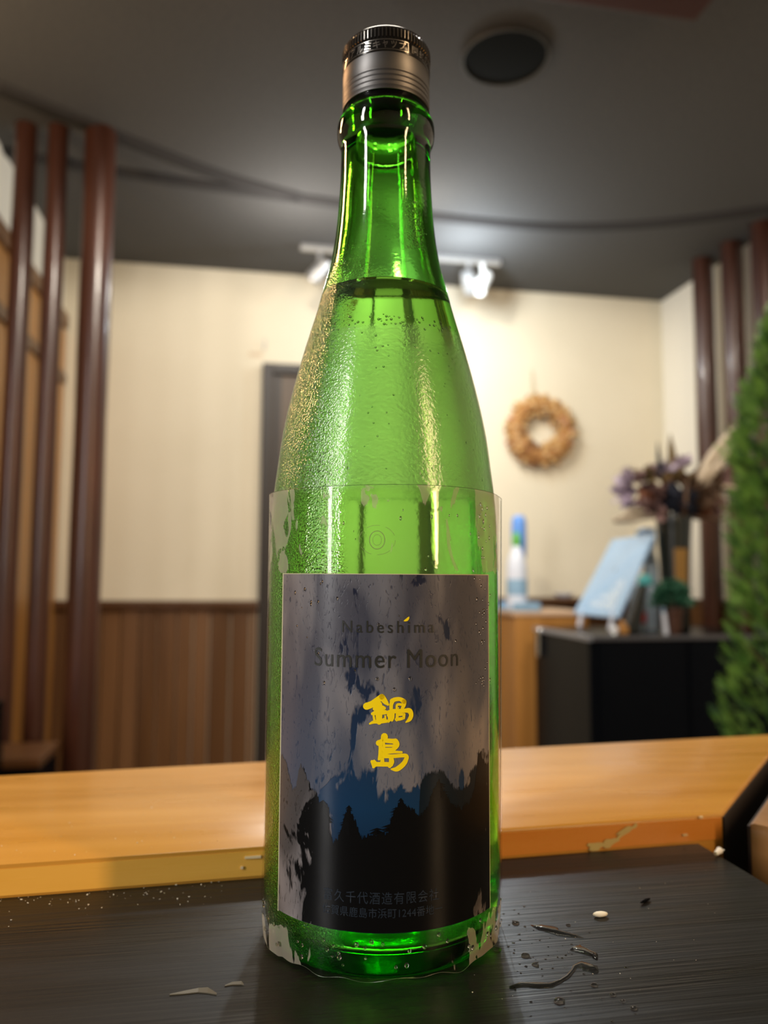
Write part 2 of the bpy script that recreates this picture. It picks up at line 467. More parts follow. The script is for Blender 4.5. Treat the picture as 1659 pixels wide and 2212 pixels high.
def finish(o, label=None, cat=None, group=None, kind=None):
    if label: o['label'] = label
    if cat: o['category'] = cat
    if group: o['group'] = group
    if kind: o['kind'] = kind
    return o


def empty(name, loc, label=None, cat=None, group=None, rz=0, kind=None):
    o = bpy.data.objects.new(name, None)
    o.empty_display_size = 0.02
    COL.objects.link(o)
    o.location = loc
    o.rotation_euler = (0, 0, rz)
    o['_b'] = list(loc)
    return finish(o, label, cat, group, kind)


def base_of(p):
    b = Vector((0, 0, 0))
    while p is not None:
        b += Vector(p.location)
        p = p.parent
    return b


def obj(name, bm, material, parent=None, smooth=False, origin=None, local=False, recalc=True):
    """link a bmesh as one object; verts in world coordinates unless local"""
    if recalc:
        bmesh.ops.recalc_face_normals(bm, faces=bm.faces)
    org = Vector(origin) if origin is not None else Vector((0, 0, 0))
    if not local:
        off = base_of(parent) + org
        for v in bm.verts:
            v.co -= off
    me = bpy.data.meshes.new(name)
    bm.to_mesh(me)
    bm.free()
    if smooth:
        for p in me.polygons:
            p.use_smooth = True
        if smooth != 'all':
            try:
                me.set_sharp_from_angle(angle=R(38))
            except Exception:
                pass
    me.materials.append(material)
    o = bpy.data.objects.new(name, me)
    COL.objects.link(o)
    o.parent = parent
    o.location = org
    return o


def copy_tree(o, parent=None):
    c = o.copy()
    COL.objects.link(c)
    c.parent = parent
    for ch in list(o.children):
        copy_tree(ch, c)
    return c


def box(bm, x0, x1, y0, y1, z0, z1, bev=0.0):
    vs = [bm.verts.new((x, y, z)) for z in (z0, z1) for y in (y0, y1) for x in (x0, x1)]
    fs = []
    for f in ((0, 2, 3, 1), (4, 5, 7, 6), (0, 1, 5, 4), (2, 6, 7, 3), (0, 4, 6, 2), (1, 3, 7, 5)):
        fs.append(bm.faces.new([vs[i] for i in f]))
    if bev:
        es = list({e for f in fs for e in f.edges})
        bmesh.ops.bevel(bm, geom=es, offset=bev, segments=2, affect='EDGES', profile=0.6)
    return vs


def B(*a, **k):
    bm = bmesh.new()
    box(bm, *a, **k)
    return bm


def lathe(bm, prof, seg=32, cx=0, cy=0, cap=False, jit=0):
    rings = []
    for r, z in prof:
        if r < 1e-6:
            rings.append([bm.verts.new((cx, cy, z))])
        else:
            rings.append([bm.verts.new((cx + r * math.cos(2 * PI * i / seg), cy + r * math.sin(2 * PI * i / seg), z)) for i in range(seg)])
    for a, b in zip(rings[:-1], rings[1:]):
        for i in range(seg):
            j = (i + 1) % seg
            if len(a) == 1 and len(b) == 1:
                continue
            if len(a) == 1:
                bm.faces.new((a[0], b[i], b[j]))
            elif len(b) == 1:
                bm.faces.new((a[i], a[j], b[0]))
            else:
                bm.faces.new((a[i], a[j], b[j], b[i]))
    return rings


def L(prof, seg=32, cx=0, cy=0):
    bm = bmesh.new()
    lathe(bm, prof, seg, cx, cy)
    return bm


def tube(bm, pts, rad, seg=8):
    pts = [Vector(p) for p in pts]
    if not isinstance(rad, (list, tuple)):
        rad = [rad] * len(pts)
    rings = []
    for i, p in enumerate(pts):
        t = (pts[min(i + 1, len(pts) - 1)] - pts[max(i - 1, 0)]).normalized()
        a = Vector((0, 0, 1)) if abs(t.z) < 0.9 else Vector((1, 0, 0))
        u = t.cross(a).normalized()
        v = t.cross(u)
        rings.append([bm.verts.new(p + (u * math.cos(2 * PI * k / seg) + v * math.sin(2 * PI * k / seg)) * rad[i]) for k in range(seg)])
    for a, b in zip(rings[:-1], rings[1:]):
        for k in range(seg):
            bm.faces.new((a[k], a[(k + 1) % seg], b[(k + 1) % seg], b[k]))
    bm.faces.new(rings[0])
    bm.faces.new(rings[-1][::-1])


def T(pts, rad, seg=8):
    bm = bmesh.new()
    tube(bm, pts, rad, seg)
    return bm


def prism(bm, poly, z0, z1):
    a = [bm.verts.new((x, y, z0)) for x, y in poly]
    b = [bm.verts.new((x, y, z1)) for x, y in poly]
    n = len(poly)
    bm.faces.new(a[::-1])
    bm.faces.new(b)
    for i in range(n):
        bm.faces.new((a[i], a[(i + 1) % n], b[(i + 1) % n], b[i]))


def smooth_prof(pts, n=5):
    """Catmull-Rom through (r, z)"""
    out = []
    P = [pts[0]] + list(pts) + [pts[-1]]
    for i in range(1, len(P) - 2):
        for k in range(n):
            t = k / n
            q = []
            for c in (0, 1):
                p0, p1, p2, p3 = P[i - 1][c], P[i][c], P[i + 1][c], P[i + 2][c]
                q.append(0.5 * ((2 * p1) + (-p0 + p2) * t + (2 * p0 - 5 * p1 + 4 * p2 - p3) * t * t + (-p0 + 3 * p1 - 3 * p2 + p3) * t ** 3))
            out.append((max(q[0], 0.0), q[1]))
    out.append(tuple(pts[-1]))
    return out


def struct(name, bm, m, parent=None, **k):
    o = obj(name, bm, m, parent, **k)
    if parent is None:
        o['kind'] = 'structure'
    return o


# ------------------------------------------------------------------ room shell
XL, XR, YB, YF, ZC = -0.766, 1.90, 3.26, -2.6, 2.40
struct('floor', B(-2.3, XR + 0.1, YF - 0.1, YB + 0.1, -0.1, 0), M['floor'])
struct('ceiling', B(-2.3, XR + 0.1, YF - 0.1, YB + 0.1, ZC, ZC + 0.1), M['ceiling'])
struct('wall_back', B(XL - 0.1, XR + 0.1, YB, YB + 0.1, 0, ZC), M['wall'])
struct('wall_right', B(XR, XR + 0.1, YF, YB, 0, ZC), M['wall_light'])
struct('wall_left', B(XL - 0.1, XL, 2.15, YB, 0, ZC), M['wall_light'])
struct('wall_left_return', B(-2.2, XL - 0.1, 2.15, 2.25, 0, ZC), M['wall_light'])
struct('wall_left_near', B(-2.3, -2.2, YF, 2.25, 0, ZC), M['wall'])
struct('wall_front', B(-2.2, XR, YF - 0.1, YF, 0, ZC), M['wall'])

# wainscot on the far wall: each board is a piece, with a cap rail
w = struct('trim_1', B(XL, 0.043, YB - 0.045, YB, 0.962, 0.996, bev=0.004), M['rail'])
x = XL + 0.002
k = 0
while x < 0.040:
    wd = min(random.uniform(0.062, 0.088), 0.043 - x)
    if wd > 0.02:
        obj('plank', B(x, x + wd - 0.004, YB - random.uniform(0.018, 0.026), YB - 0.002, 0.0, 0.962, bev=0.002), M['wainscot_b' if random.random() < 0.4 else 'wainscot'], w)
    x += wd
w = struct('trim_2', B(0.805, XR, YB - 0.16, YB, 0.985, 1.010, bev=0.004), M['rail'])
x = 0.81
while x < XR - 0.02:
    wd = min(0.085, XR - 0.003 - x)
    obj('plank', B(x, x + wd - 0.004, YB - 0.025, YB - 0.002, 0.0, 0.985, bev=0.002), M['wainscot'], w)
    x += wd
w = struct('trim_3', B(XR - 0.022, XR, 2.0, YB - 0.16, 0.985, 1.010, bev=0.003), M['rail'])
y = 2.0
while y < YB - 0.18:
    obj('plank', B(XR - 0.016, XR - 0.002, y, y + 0.096, 0.0, 0.985, bev=0.002), M['wainscot'], w)
    y += 0.10

# door in the far wall
d = struct('door_1', B(0.045, 0.088, YB - 0.05, YB, 0, 1.992, bev=0.003), M['door_frame'])
obj('door_frame', B(0.760, 0.800, YB - 0.05, YB, 0, 1.992, bev=0.003), M['door_frame'], d)
obj('door_frame', B(0.088, 0.760, YB - 0.05, YB, 1.95, 1.992, bev=0.003), M['door_frame'], d)
p_ = obj('door_leaf', B(0.088, 0.235, YB - 0.022, YB - 0.002, 0, 1.95), M['door_panel'], d)
obj('pale_leaf', B(0.235, 0.760, YB - 0.014, YB - 0.002, 0, 1.95), M['wall'], d)
obj('door_stile', B(0.095, 0.125, YB - 0.032, YB - 0.022, 0.02, 1.945, bev=0.002), M['door_frame'], d)
obj('door_rail', B(0.125, 0.235, YB - 0.030, YB - 0.022, 0.02, 1.02, bev=0.002), M['door_frame'], d)
obj('door_handle', T([(0.215, YB - 0.024, 1.04), (0.215, YB - 0.05, 1.04), (0.215, YB - 0.05, 1.14)], 0.008), M['steel'], d)

# sliding timber partition on the left wall
lw = struct('door_2', B(XL, XL + 0.035, 2.17, YB - 0.05, 2.085, 2.140, bev=0.003), M['wainscot_b'])
y = 2.17
while y < YB - 0.1:
    obj('plank', B(XL + 0.001, XL + 0.018, y, y + 0.086, 0.0, 2.085, bev=0.002), M['amber'], lw)
    y += 0.09
obj('door_rail', B(XL + 0.018, XL + 0.032, 2.17, YB - 0.05, 1.86, 1.90), M['wainscot'], lw)

# curved dark strips put in for soft lines of shade on the ceiling
def crv(pts, n=8):
    P = [pts[0]] + pts + [pts[-1]]
    o = []
    for i in range(1, len(P) - 2):
        for k in range(n):
            t = k / n
            o.append([0.5 * ((2 * P[i][c]) + (-P[i - 1][c] + P[i + 1][c]) * t + (2 * P[i - 1][c] - 5 * P[i][c] + 4 * P[i + 1][c] - P[i + 2][c]) * t * t + (-P[i - 1][c] + 3 * P[i][c] - 3 * P[i + 1][c] + P[i + 2][c]) * t ** 3) for c in range(len(pts[0]))])
    o.append(list(pts[-1]))
    return o


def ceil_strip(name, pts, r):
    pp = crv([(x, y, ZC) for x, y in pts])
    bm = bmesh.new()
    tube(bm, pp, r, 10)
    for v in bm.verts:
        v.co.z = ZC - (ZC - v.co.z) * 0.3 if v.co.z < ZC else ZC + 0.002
    return struct(name, bm, M['ceiling_shading'], smooth='all')


ceil_strip('shading_strip_1', [(-0.80, 2.44), (-0.446, 2.504), (-0.048, 2.551), (0.302, 2.585), (0.679, 2.62), (1.105, 2.616), (1.49, 2.505), (1.90, 2.27)], 0.034)
ceil_strip('shading_strip_2', [(-0.70, 2.10), (-0.387, 2.305), (-0.107, 2.47), (0.15, 2.565)], 0.034)

# dark red boxed beam under the ceiling, top right
struct('trim_6', B(0.15, 0.932, 0.95, 1.432, 2.30, ZC, bev=0.004), M['darkred'])

# ------------------------------------------------------------------ ceiling speaker
sp = empty('ceiling_speaker', (0.611, 1.749, ZC), 'round black speaker grille with a grey rim set in the dark ceiling', 'speaker')
obj('rim', L([(0.104, ZC), (0.108, ZC), (0.1085, ZC - 0.006), (0.107, ZC - 0.009), (0.105, ZC - 0.009), (0.104, ZC - 0.006), (0.104, ZC)], 64, 0.611, 1.749), M['speaker_rim'], sp, smooth=True)
bm = L([(0.0, ZC - 0.007), (0.05, ZC - 0.0065), (0.104, ZC - 0.004), (0.104, ZC), (0, ZC)], 48, 0.611, 1.749)
obj('grille', bm, M['speaker'], sp, smooth=True)

# ------------------------------------------------------------------ track light
TY = 2.945
tl_ = empty('track_light', (0.6, TY, ZC), 'short metal track with small spotlights along the ceiling before the cream wall', 'track light')
obj('rail', B(0.18, 1.00, TY - 0.012, TY + 0.012, ZC - 0.022, ZC, bev=0.003), M['track'], tl_)


def spot_head(x, aim, m='lampwhite'):
    stem = T([(x, TY, ZC - 0.02), (x, TY, ZC - 0.085)], 0.009, 10)
    bm = bmesh.new()
    d = Vector(aim).normalized()
    c = Vector((x, TY, ZC - 0.10))
    prof = [(-0.045, 0.012), (-0.043, 0.024), (-0.01, 0.028), (0.045, 0.032), (0.047, 0.029), (0.02, 0.022)]
    u = d.orthogonal().normalized(); v = d.cross(u)
    rings = []
    for t, r in prof:
        rings.append([bm.verts.new(c + d * t + (u * math.cos(a * PI / 8) + v * math.sin(a * PI / 8)) * r) for a in range(16)])
    for a, b in zip(rings[:-1], rings[1:]):
        for k in range(16):
            bm.faces.new((a[k], a[(k + 1) % 16], b[(k + 1) % 16], b[k]))
    bm.faces.new(rings[0]); bm.faces.new(rings[-1])
    h = obj('spotlight', bm, M[m], tl_, smooth=True, recalc=True)
    obj('stem', stem, M[m], h)
    return h


spot_head(0.255, (-0.45, 0.1, -0.55), 'track')
spot_head(0.62, (-0.2, -0.8, -0.45))
spot_head(0.865, (0.3, 0.6, -0.4), 'track')
spot_head(0.925, (-0.45, -0.15, -0.75))

# ------------------------------------------------------------------ wooden posts


def post(x, y, r, label, group):
    o = empty('wooden_post', (x, y, 0), label, 'post', group)
    bm = bmesh.new()
    n = 14
    prof = [(r * (1 + 0.02 * math.sin(i * 1.7 + x * 9)), i * ZC / n) for i in range(n + 1)]
    lathe(bm, [(0, 0)] + prof + [(0, ZC)], 28, x, y)
    obj('shaft', bm, M['post'], o, smooth=True)
    return o


post(-0.658, 2.287, 0.030, 'slim red-brown round post, leftmost of the three at the left', 'posts on the left')
post(-0.568, 2.279, 0.028, 'slim red-brown round post in the middle of the three at the left', 'posts on the left')
post(-0.450, 2.276, 0.044, 'thick brown varnished post, widest and rightmost of the three at the left', 'posts on the left')
post(1.815, 2.79, 0.040, 'red-brown round post at the right, nearest the far wall corner', 'posts on the right')
post(1.835, 2.628, 0.040, 'red-brown round post at the right, between its two neighbours', 'posts on the right')
post(1.846, 2.455, 0.044, 'dark red-brown post at the right picture edge behind the evergreen', 'posts on the right')
# small dark box standing between the left posts
o = empty('storage_box', (-0.58, 2.14, 0), 'low black storage box at the foot of the left posts', 'box')
obj('body', B(-0.70, -0.49, 2.03, 2.22, 0, 0.63, bev=0.01), M['black'], o)
obj('lid', B(-0.705, -0.485, 2.025, 2.225, 0.63, 0.655, bev=0.006), M['rail'], o)
o = empty('tall_cabinet', (-0.80, 1.95, 0), 'tall dark cabinet at the far left behind the counter', 'cabinet')
obj('body', B(-0.95, -0.57, 1.80, 2.02, 0, 0.80, bev=0.008), M['black'], o)
obj('door', B(-0.94, -0.58, 1.785, 1.80, 0.04, 0.77, bev=0.004), M['black'], o)

# ------------------------------------------------------------------ bar counter
bar = struct('bar_base', B(-1.2, 0.188, -0.30, 0.300, 0, 0.967), M['base'])
bar['kind'] = 'structure'
ct = empty('wooden_counter', (0.0, 0.38, 0.958), 'honey-coloured varnished wooden counter ledge running behind the bottle', 'counter')
poly = [(-1.3, 0.309), (0.204, 0.309), (0.352, 0.457), (0.345, 0.459), (-1.3, 0.423)]
poly = [(-1.3, 0.300), (-0.08, 0.3045), (0.205, 0.3125), (0.350, 0.463), (-0.12, 0.4275), (-1.3, 0.355)]
poly = [(-1.30, 0.262), (-0.083, 0.299), (0.205, 0.3125), (0.352, 0.463), (-0.121, 0.427), (-1.30, 0.385)]
bm = bmesh.new()
prism(bm, poly, 0.955, 0.998)
bmesh.ops.bevel(bm, geom=[e for e in bm.edges if all(v.co.z > 0.99 for v in e.verts)], offset=0.0014, segments=3, affect='EDGES', profile=0.5)
top = obj('worktop', bm, M['counter'], ct, smooth=True)
# front-face strip of the same wood, its frontal light put into the colour
def lit_front(x0, x1, m_):
    f = lambda x: 0.3125 - (0.205 - x) * 0.0469
    bm = bmesh.new()
    prism(bm, [(x0, f(x0) - 0.0004), (x1, f(x1) - 0.0004), (x1, f(x1) + 0.002), (x0, f(x0) + 0.002)], 0.9875, 0.9965)
    obj('lit_front', bm, m_, ct)


M['edge_y'] = wood_counter('lit_yellow_edge_wood', (0.72, 0.36, 0.045), (0.82, 0.43, 0.07), (0.88, 0.50, 0.10))
M['edge_o'] = wood_counter('lit_orange_edge_wood', (0.60, 0.19, 0.02), (0.70, 0.24, 0.03), (0.74, 0.32, 0.06))
lit_front(-0.60, 0.045, M['edge_y'])
lit_front(0.045, 0.204, M['edge_o'])
# smear and nicks on the front edge
bm = bmesh.new()


def blob(bm, cx, cz, rx, rz, y, ang=0, n=14, th=0.0003, seed=0):
    ring = []
    for i in range(n):
        a = 2 * PI * i / n
        r_ = 1 + 0.25 * math.sin(3 * a + seed) + 0.15 * math.sin(5 * a + 2 * seed)
        px, pz = rx * r_ * math.cos(a), rz * r_ * math.sin(a)
        ring.append(bm.verts.new((cx + px * math.cos(ang) - pz * math.sin(ang), y + (cx) * 0.047, cz + px * math.sin(ang) + pz * math.cos(ang))))
    bm.faces.new(ring)


yy = 0.3029 - 0.0010
for (cx, cz, rx, rz, an, sd) in [(0.1445, 0.9888, 0.0040, 0.0017, 0.1, 1), (0.151, 0.9898, 0.0036, 0.0016, 0.35, 2), (0.1565, 0.9925, 0.0045, 0.0007, 0.5, 3), (0.158, 0.9945, 0.0040, 0.0008, 0.35, 4), (0.162, 0.9955, 0.002, 0.0007, 0.6, 5)]:
    blob(bm, cx, cz, rx, rz, yy, an, seed=sd)
obj('paint_smear', bm, mat('dried_pale_smear', (0.60, 0.48, 0.20), 0.5), ct, recalc=False)
NK = mat('pale_chipped_edge', (0.75, 0.60, 0.36), 0.5)
for (px, pz, ln) in [(0.186, 0.9905, 0.0022), (0.194, 0.9972, 0.0016), (0.004, 0.9945, 0.006), (0.0, 0.991, 0.001)]:
    q = 0.3125 - (0.205 - px) * 0.0469 - 0.0010
    obj('nick', B(px - ln / 2, px + ln / 2, q, q + 0.0008, pz - 0.0004, pz + 0.0004), NK, ct)

c2 = empty('side_counter', (0.30, 0.2, 0.94), 'brown wooden counter end across the mitred gap at the right edge', 'counter')
bm = bmesh.new()
prism(bm, [(0.2095, 0.3010), (0.2350, 0.2700), (0.235, -0.30), (0.42, -0.30), (0.42, 0.505), (0.411, 0.503)], 0.945, 0.997)
bmesh.ops.bevel(bm, geom=[e for e in bm.edges if all(v.co.z > 0.99 for v in e.verts)], offset=0.0016, segments=3, affect='EDGES', profile=0.5)
obj('worktop', bm, M['counter2'], c2, smooth=True)
bm = bmesh.new()
prism(bm, [(0.2095, 0.3002), (0.411, 0.5022), (0.4105, 0.5032), (0.2088, 0.3012)], 0.90, 0.9962)
obj('joint_face', bm, M['base'], c2)
bm = bmesh.new()
prism(bm, [(0.2052, 0.3118), (0.3525, 0.4625), (0.3517, 0.4635), (0.2044, 0.3128)], 0.956, 0.9966)
obj('joint_face', bm, M['base'], ct)
struct('bar_side_base', B(0.26, 0.40, -0.30, 0.27, 0, 0.945), M['base'])
struct('bar_back_base', B(-1.25, 0.19, 0.325, 0.372, 0, 0.955), M['base'])

# black board
bd = empty('black_board', (0.0, 0.1, 0.967), 'black stained wooden board with ridged grain under the bottle', 'board')
bm = bmesh.new()
prism(bm, [(-0.60, -0.25), (0.1935, -0.25), (0.1925, 0.3110), (-0.083, 0.298), (-0.60, 0.2815)], 0.967, 0.987)
bmesh.ops.bevel(bm, geom=[e for e in bm.edges if all(v.co.z > 0.98 for v in e.verts)], offset=0.0012, segments=2, affect='EDGES')
obj('panel', bm, M['board'], bd)

# ------------------------------------------------------------------ things on the black board
ZB = 0.987


def puddle(bm, pts, z=ZB, h=0.0004):
    """flat bead of water from a closed outline, domed a little"""
    c = Vector((sum(p[0] for p in pts) / len(pts), sum(p[1] for p in pts) / len(pts), z + h))
    lo = [bm.verts.new((x, y, z - 0.00005)) for x, y in pts]
    hi = [bm.verts.new((c.x + (x - c.x) * 0.8, c.y + (y - c.y) * 0.8, z + h * 0.8)) for x, y in pts]
    t = bm.verts.new(c)
    n = len(pts)
    for i in range(n):
        j = (i + 1) % n
        bm.faces.new((lo[i], lo[j], hi[j], hi[i]))
        bm.faces.new((hi[i], hi[j], t))
    bm.faces.new(lo[::-1])


def outline(line, wid):
    """closed outline around a polyline with widths"""
    lft, rgt = [], []
    for i, (x, y) in enumerate(line):
        a = line[max(i - 1, 0)]; b = line[min(i + 1, len(line) - 1)]
        dx, dy = b[0] - a[0], b[1] - a[1]
        l = math.hypot(dx, dy) or 1
        nx, ny = -dy / l, dx / l
        lft.append((x + nx * wid[i], y + ny * wid[i])); rgt.append((x - nx * wid[i], y - ny * wid[i]))
    return lft + rgt[::-1]


def ribbon3(bm, line, wid, z=ZB, h=0.00045):
    prev = None
    for i, (x, y) in enumerate(line):
        a = line[max(i - 1, 0)]; b = line[min(i + 1, len(line) - 1)]
        dx, dy = b[0] - a[0], b[1] - a[1]
        l = math.hypot(dx, dy) or 1
        nx, ny = -dy / l * wid[i], dx / l * wid[i]
        ring = [bm.verts.new((x + nx * s, y + ny * s, z - 0.00005 + h * q)) for s, q in ((1, 0), (0.6, 0.8), (0, 1), (-0.6, 0.8), (-1, 0))]
        if prev:
            for k in range(4):
                bm.faces.new((prev[k], prev[k + 1], ring[k + 1], ring[k]))
            bm.faces.new((prev[4], prev[0], ring[0], ring[4]))
        else:
            bm.faces.new(ring)
        prev = ring
    bm.faces.new(prev[::-1])


pd = [('water_puddle', [(0.0925, 0.2485), (0.096, 0.2480), (0.0995, 0.2470), (0.1010, 0.2445), (0.1005, 0.2425), (0.1045, 0.2400), (0.1065, 0.2365), (0.1030, 0.2372), (0.0985, 0.2395), (0.0960, 0.2425), (0.0935, 0.2450)], 'black water puddle, largest one on the board right of the bottle'),
      ('water_puddle', [(0.0995, 0.2320), (0.1030, 0.2335), (0.1045, 0.2300), (0.1060, 0.2265), (0.1050, 0.2240), (0.1040, 0.2225), (0.1030, 0.2260), (0.1005, 0.2285), (0.0985, 0.2300)], 'angular water puddle at the upper end of the thin curved water trail')]
for nme, pts, lb in pd:
    bm = bmesh.new()
    puddle(bm, pts)
    finish(obj(nme, bm, M['water'], smooth='all', origin=(*pts[0], ZB)), lb, 'puddle', 'puddles on the black board')
bm = bmesh.new()
tl2 = [(0.0735, 0.2125), (0.0775, 0.2138), (0.0815, 0.2125), (0.0850, 0.2120), (0.0885, 0.2135), (0.0915, 0.2155), (0.0940, 0.2180), (0.0960, 0.2205), (0.0985, 0.2215), (0.1000, 0.2190), (0.1005, 0.2165)]
ribbon3(bm, tl2, [0.0006, 0.0014, 0.0020, 0.0015, 0.0007, 0.0008, 0.0007, 0.0009, 0.0024, 0.0030, 0.0012])
finish(obj('water_trail', bm, M['water'], smooth='all', origin=(*tl2[0], ZB)), 'thin curved trail of water on the board beside the bottle foot', 'water')

drop_bm = bmesh.new()
lathe(drop_bm, [(0.0, 0.0), (0.0011, 0.0), (0.0010, 0.0003), (0.0006, 0.00055), (0.0, 0.00065)], 10)
drop0 = obj('water_drop', drop_bm, M['water'], local=True, smooth='all')
for i, (x, y, s, lb) in enumerate([
    (0.0970, 0.2100, 1.0, 'water drop at the head of the dotted line, nearest the curved trail'),
    (0.0998, 0.2045, 0.9, 'second water drop of the dotted line right of the bottle'),
    (0.1010, 0.2012, 0.8, 'third water drop of the dotted line right of the bottle'),
    (0.1022, 0.1975, 1.0, 'last and nearest water drop of the dotted line'),
    (0.0842, 0.2040, 1.5, 'large dark water drop low on the board, in front of the curved trail'),
    (0.0840, 0.2290, 1.3, 'water drop between the bottle foot and the curved trail'),
    (0.0850, 0.2235, 1.0, 'small water drop inside the bend of the curved trail'),
    (0.0770, 0.2340, 1.2, 'water drop close beside the bottle heel at the right'),
    (0.0885, 0.2500, 1.2, 'elongated water drop just left of the largest puddle'),
    (0.1050, 0.2460, 0.8, 'tiny water drop right behind the largest puddle'),
]):
    dd = drop0 if i == 0 else drop0.copy()
    if i: COL.objects.link(dd)
    dd.location = (x, y, ZB - 0.00003); dd.scale = (s, s * 0.8, s)
    finish(dd, lb, 'water drop', 'water drops on the board')
# fine spray beside the bottle
bm = bmesh.new()
for i in range(120):
    x = random.gauss(0.083, 0.010); y = random.gauss(0.236, 0.016)
    if math.hypot(x - 0.0451, y - 0.256) < 0.041: continue
    s = random.uniform(0.00015, 0.0005)
    lathe(bm, [(0, ZB - 0.00002), (s, ZB - 0.00002), (s * 0.8, ZB + s * 0.35), (0, ZB + s * 0.5)], 6, x, y)
for i in range(26):
    x = random.uniform(0.0, 0.19); y = random.uniform(0.18, 0.29)
    if math.hypot(x - 0.0451, y - 0.256) < 0.041: continue
    s = random.uniform(0.00015, 0.0003)
    lathe(bm, [(0, ZB - 0.00002), (s, ZB - 0.00002), (s * 0.8, ZB + s * 0.35), (0, ZB + s * 0.5)], 6, x, y)
finish(obj('water_spray', bm, M['water'], smooth='all'), 'fine spray of tiny water droplets on the board beside the bottle', 'water', kind='stuff')

# crumbs along the ledge and on the counter
M['crumb'] = mat('pale_crumb', (0.75, 0.66, 0.50), 0.8)


def crumb(bm, x, y, z, s):
    vs = [Vector((random.uniform(-1, 1), random.uniform(-1, 1), random.uniform(0.2, 1))).normalized() * s * random.uniform(0.7, 1.2) for _ in range(4)]
    vv = [bm.verts.new((x + v.x, y + v.y, z + max(0, v.z))) for v in vs] + [bm.verts.new((x, y, z))]
    for a, b, c in ((0, 1, 2), (0, 2, 3), (0, 1, 4), (1, 2, 4), (2, 3, 4), (3, 0, 4)):
        try: bm.faces.new((vv[a], vv[b], vv[c]))
        except Exception: pass


bm = bmesh.new()
for i in range(75):
    x = random.uniform(-0.085, -0.005)
    y = 0.3025 + x * 0.044 - abs(random.gauss(0, 0.009)) - 0.0015
    crumb(bm, x, y, ZB, random.uniform(0.00015, 0.0006))
for i in range(40):
    crumb(bm, random.uniform(0.06, 0.18), random.uniform(0.20, 0.285), ZB, random.uniform(0.0001, 0.0003))
finish(obj('crumbs', bm, M['crumb']), 'pale crumbs scattered on the black board along the wooden ledge', 'crumbs', kind='stuff')
bm = bmesh.new()
for i in range(46):
    x = random.uniform(-0.09, 0.0)
    y = 0.3060 + x * 0.044 + abs(random.gauss(0, 0.03))
    crumb(bm, x, min(y, 0.40), 0.998, random.uniform(0.00015, 0.00055))
finish(obj('crumbs', bm, M['crumb']), 'pale crumbs scattered on the honey-coloured wooden counter', 'crumbs', kind='stuff')

bm = bmesh.new()
bmesh.ops.create_icosphere(bm, subdivisions=2, radius=1)
for v in bm.verts: v.co = Vector((0.1182 + v.co.x * 0.0027, 0.2503 + v.co.y * 0.0011, ZB + 0.0008 + v.co.z * 0.0009))
finish(obj('rice_grain', bm, mat('rice', (0.85, 0.82, 0.68), 0.5), smooth='all', origin=(0.1182, 0.2503, ZB)), 'single white rice grain on the black board right of the bottle', 'rice grain')
bm = bmesh.new()
bmesh.ops.create_icosphere(bm, subdivisions=2, radius=1)
for v in bm.verts: v.co = Vector((0.1388 + v.co.x * 0.0026 + v.co.y * 0.001, 0.2583 + v.co.y * 0.0009 + v.co.x * 0.0012, ZB + 0.0006 + v.co.z * 0.0006))
finish(obj('dark_fleck', bm, M['black'], smooth='all', origin=(0.1388, 0.2583, ZB)), 'small black fleck on the board, right of the rice grain', 'fleck')
bm = bmesh.new()
tube(bm, [(0.1895, 0.2945, ZB + 0.0012), (0.1912, 0.2952, ZB + 0.0016), (0.1925, 0.2962, ZB + 0.0018)], [0.0009, 0.0010, 0.0014], 8)
crumb(bm, 0.1928, 0.2955, ZB + 0.0012, 0.0016)
finish(obj('white_chip', bm, M['chalk'], origin=(0.1895, 0.2945, ZB)), 'white chip at the corner of the black board by the mitred gap', 'chip')


def shaving(name, pts, wid, lb):
    bm = bmesh.new()
    prev = None
    for (x, y, z), w_ in zip(pts, wid):
        a = bm.verts.new((x, y + w_, z + w_ * 0.8)); b = bm.verts.new((x, y - w_, z))
        c = bm.verts.new((x, y - w_, z + 0.00025)); d_ = bm.verts.new((x, y + w_, z + w_ * 0.8 + 0.00025))
        if prev:
            for k in range(4):
                bm.faces.new((prev[k], prev[(k + 1) % 4], (a, b, c, d_)[(k + 1) % 4], (a, b, c, d_)[k]))
        else: bm.faces.new((a, b, c, d_))
        prev = (a, b, c, d_)
    bm.faces.new(prev[::-1])
    finish(obj(name, bm, mat('grey_green_shaving', (0.075, 0.07, 0.05), 0.45), origin=pts[0]), lb, 'shaving')


shaving('curled_shaving', [(-0.0185, 0.2240, ZB), (-0.0150, 0.2242, ZB), (-0.0110, 0.2246, ZB), (-0.0085, 0.2240, ZB), (-0.0060, 0.2222, ZB)], [0.0001, 0.0004, 0.0006, 0.0008, 0.0002], 'curled pale shaving on the black board left of the bottle')
shaving('curled_shaving', [(-0.0040, 0.2262, ZB), (-0.0020, 0.2268, ZB), (0.0005, 0.2266, ZB), (0.0012, 0.2258, ZB)], [0.0001, 0.0004, 0.0005, 0.0001], 'short thin shaving on the board between the bottle and the longer one')

# ------------------------------------------------------------------ right side: counter block, cabinet and what stands there
ob = empty('reception_counter', (1.25, 2.95, 0), 'pale orange wooden reception counter side behind the bottle at the right', 'counter')
obj('body', B(1.078, 1.26, 2.72, 3.09, 0, 0.955, bev=0.006), M['amber'], ob)
obj('top', B(1.074, 1.265, 2.715, 3.095, 0.955, 0.972, bev=0.005), mat('pale_top_edge', (0.62, 0.42, 0.28), 0.3), ob)
obj('left_wing', B(0.97, 1.078, 2.72, 3.09, 0, 0.955, bev=0.006), M['amber'], ob)
obj('left_wing_top', B(0.96, 1.074, 2.715, 3.095, 0.955, 0.972, bev=0.005), mat('pale_wing_edge', (0.60, 0.40, 0.26), 0.3), ob)

